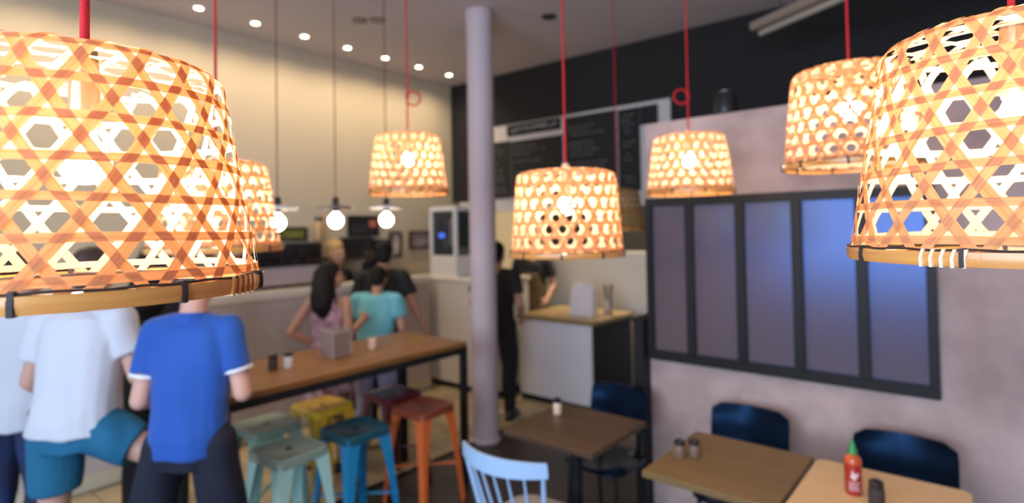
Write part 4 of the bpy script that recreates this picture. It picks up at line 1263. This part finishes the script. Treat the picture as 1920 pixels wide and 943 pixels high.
# facing away from the camera = local +y rotated to the camera heading
A = HEAD
person('man in a cobalt blue polo shirt and navy shorts, seen from behind', (-2.615, 0.985, 0), A+0.10, 1.72, lean=0.10,
       hair=HAIR_B, shirt=BLUEP, shirt_style='polo', bottom=NAVYC, hem=-0.01, head_pitch=0.35, head_yaw=-0.2, bulk=0.90, sw=0.150, sr=0.98, sl=0.74,
       arms={'elL': (-0.200, 0.0, 1.12), 'wrL': (-0.13, 0.24, 1.06), 'elR': (0.215, 0.02, 1.13), 'wrR': (0.12, 0.25, 1.12)},
       legs={'knL': (-0.20, 0.02, 0.50), 'anL': (-0.25, -0.03, 0.085), 'knR': (0.15, 0.02, 0.5), 'anR': (0.18, 0.0, 0.085)})
person('man in a loose white T-shirt and teal shorts, seen from behind, one leg raised', (-3.235, 0.735, 0), A-0.05, 1.74, lean=0.16, side=-0.03,
       hair=HAIR_B, shirt=WTEE, shirt_style='tee', bottom=TEALS_, hem=-0.03, sl=0.66, belt=2.5, sw=0.168, head_pitch=0.3, bulk=1.06, skin=SKIN,
       arms={'elL': (-0.28, 0.06, 1.12), 'wrL': (-0.22, 0.24, 0.95), 'elR': (0.235, 0.08, 1.14), 'wrR': (0.25, 0.22, 0.98)},
       legs={'knL': (-0.10, 0.0, 0.50), 'anL': (-0.10, -0.05, 0.085), 'knR': (0.35, 0.06, 0.78), 'anR': (0.36, 0.08, 0.30)})
person('person in a white T-shirt and indigo trousers at the left edge, seen from behind', (-3.87, 0.64, 0), A, 1.72, lean=0.05,
       hair=HAIR_B, shirt=WTEE, shirt_style='tee', bottom=INDIGO, bottom_style='trousers', hem=0.04, head_pitch=0.3, skin=SKIN2,
       arms={'elR': (0.27, 0.0, 1.12), 'wrR': (0.20, 0.22, 1.05)})
person('person in black clothes between the white shirt and the blue shirt', (-3.92, 1.29, 0), A+0.1, 1.74, hair=HAIR_K, shirt=BLKC, shirt_style='long', bottom=BLKC, bottom_style='trousers', hair_style='long', skin=SKIN2)
person('woman in a pink patterned strappy dress with long dark hair', (-3.90, 2.46, 0), A-0.30, 1.56, lean=0.05, hair=HAIR_K, hair_style='long',
       shirt=PINKC, shirt_style='top', bottom=FLORAL, bottom_style='skirt', bulk=0.86, hem=0.04, head_yaw=-0.7, skin=SKIN2,
       arms={'elL': (-0.29, -0.12, 1.15), 'wrL': (-0.17, 0.06, 1.02), 'elR': (0.21, -0.02, 1.13), 'wrR': (0.20, 0.22, 1.22)}, shirt_name='strappy_top')
person('man in a turquoise T-shirt and pale jeans behind the far bar table end', (-3.95, 2.93, 0), A+0.02, 1.50, lean=0.24, hair=HAIR_K,
       shirt=TURQ, shirt_style='tee', bottom=JEAN, bottom_style='trousers', hem=0.03, bulk=1.08, head_pitch=0.2, skin=SKIN3)
person('tall man in a black T-shirt with one arm hanging beside the turquoise shirt', (-4.24, 3.24, 0), A-0.15, 1.69, lean=0.03, hair=HAIR_K,
       shirt=BLKC, shirt_style='tee', bottom=BLKC, bottom_style='trousers', bulk=1.05, skin=SKIN3, head_yaw=0.2, head_pitch=0.1,
       arms={'elR': (0.30, 0.0, 1.15), 'wrR': (0.38, 0.05, 0.93)})
person('blond curly haired barista in black behind the counter, facing the customers', (-5.19, 3.37, 0), -PI/2, 1.68, hair=HAIR_Y, hair_style='curly', shirt=BLKC, shirt_style='tee',
       bottom=BLKC, bottom_style='trousers', bulk=0.72, skin=SKIN3, arms={'elL': (-0.23, -0.02, 1.13), 'wrL': (-0.22, -0.05, 0.9), 'elR': (0.23, -0.02, 1.13), 'wrR': (0.22, -0.05, 0.9)},
       legs={'anL': (-0.10, -0.08, 0.085), 'anR': (0.10, -0.08, 0.085), 'knL': (-0.10, 0.0, 0.5), 'knR': (0.10, 0.0, 0.5)})
person('person in black T-shirt and trousers standing at the island, half behind the column', (-3.62, 4.10, 0), A-0.35, 1.66, hair=HAIR_K, shirt=BLKC, shirt_style='tee', bottom=BLKC, bottom_style='trousers', head_pitch=0.15, skin=SKIN2)
person('cook in a black T-shirt and brown apron behind the kitchen island', (-4.28, 5.52, 0), A+PI-0.25, 1.70, hair=HAIR_K, hair_style='cap', shirt=BLKC, shirt_style='tee', bottom=BLKC, bottom_style='trousers',
       apron=BROWNC, head_pitch=0.5, lean=0.12, bulk=0.98, skin=SKIN3)
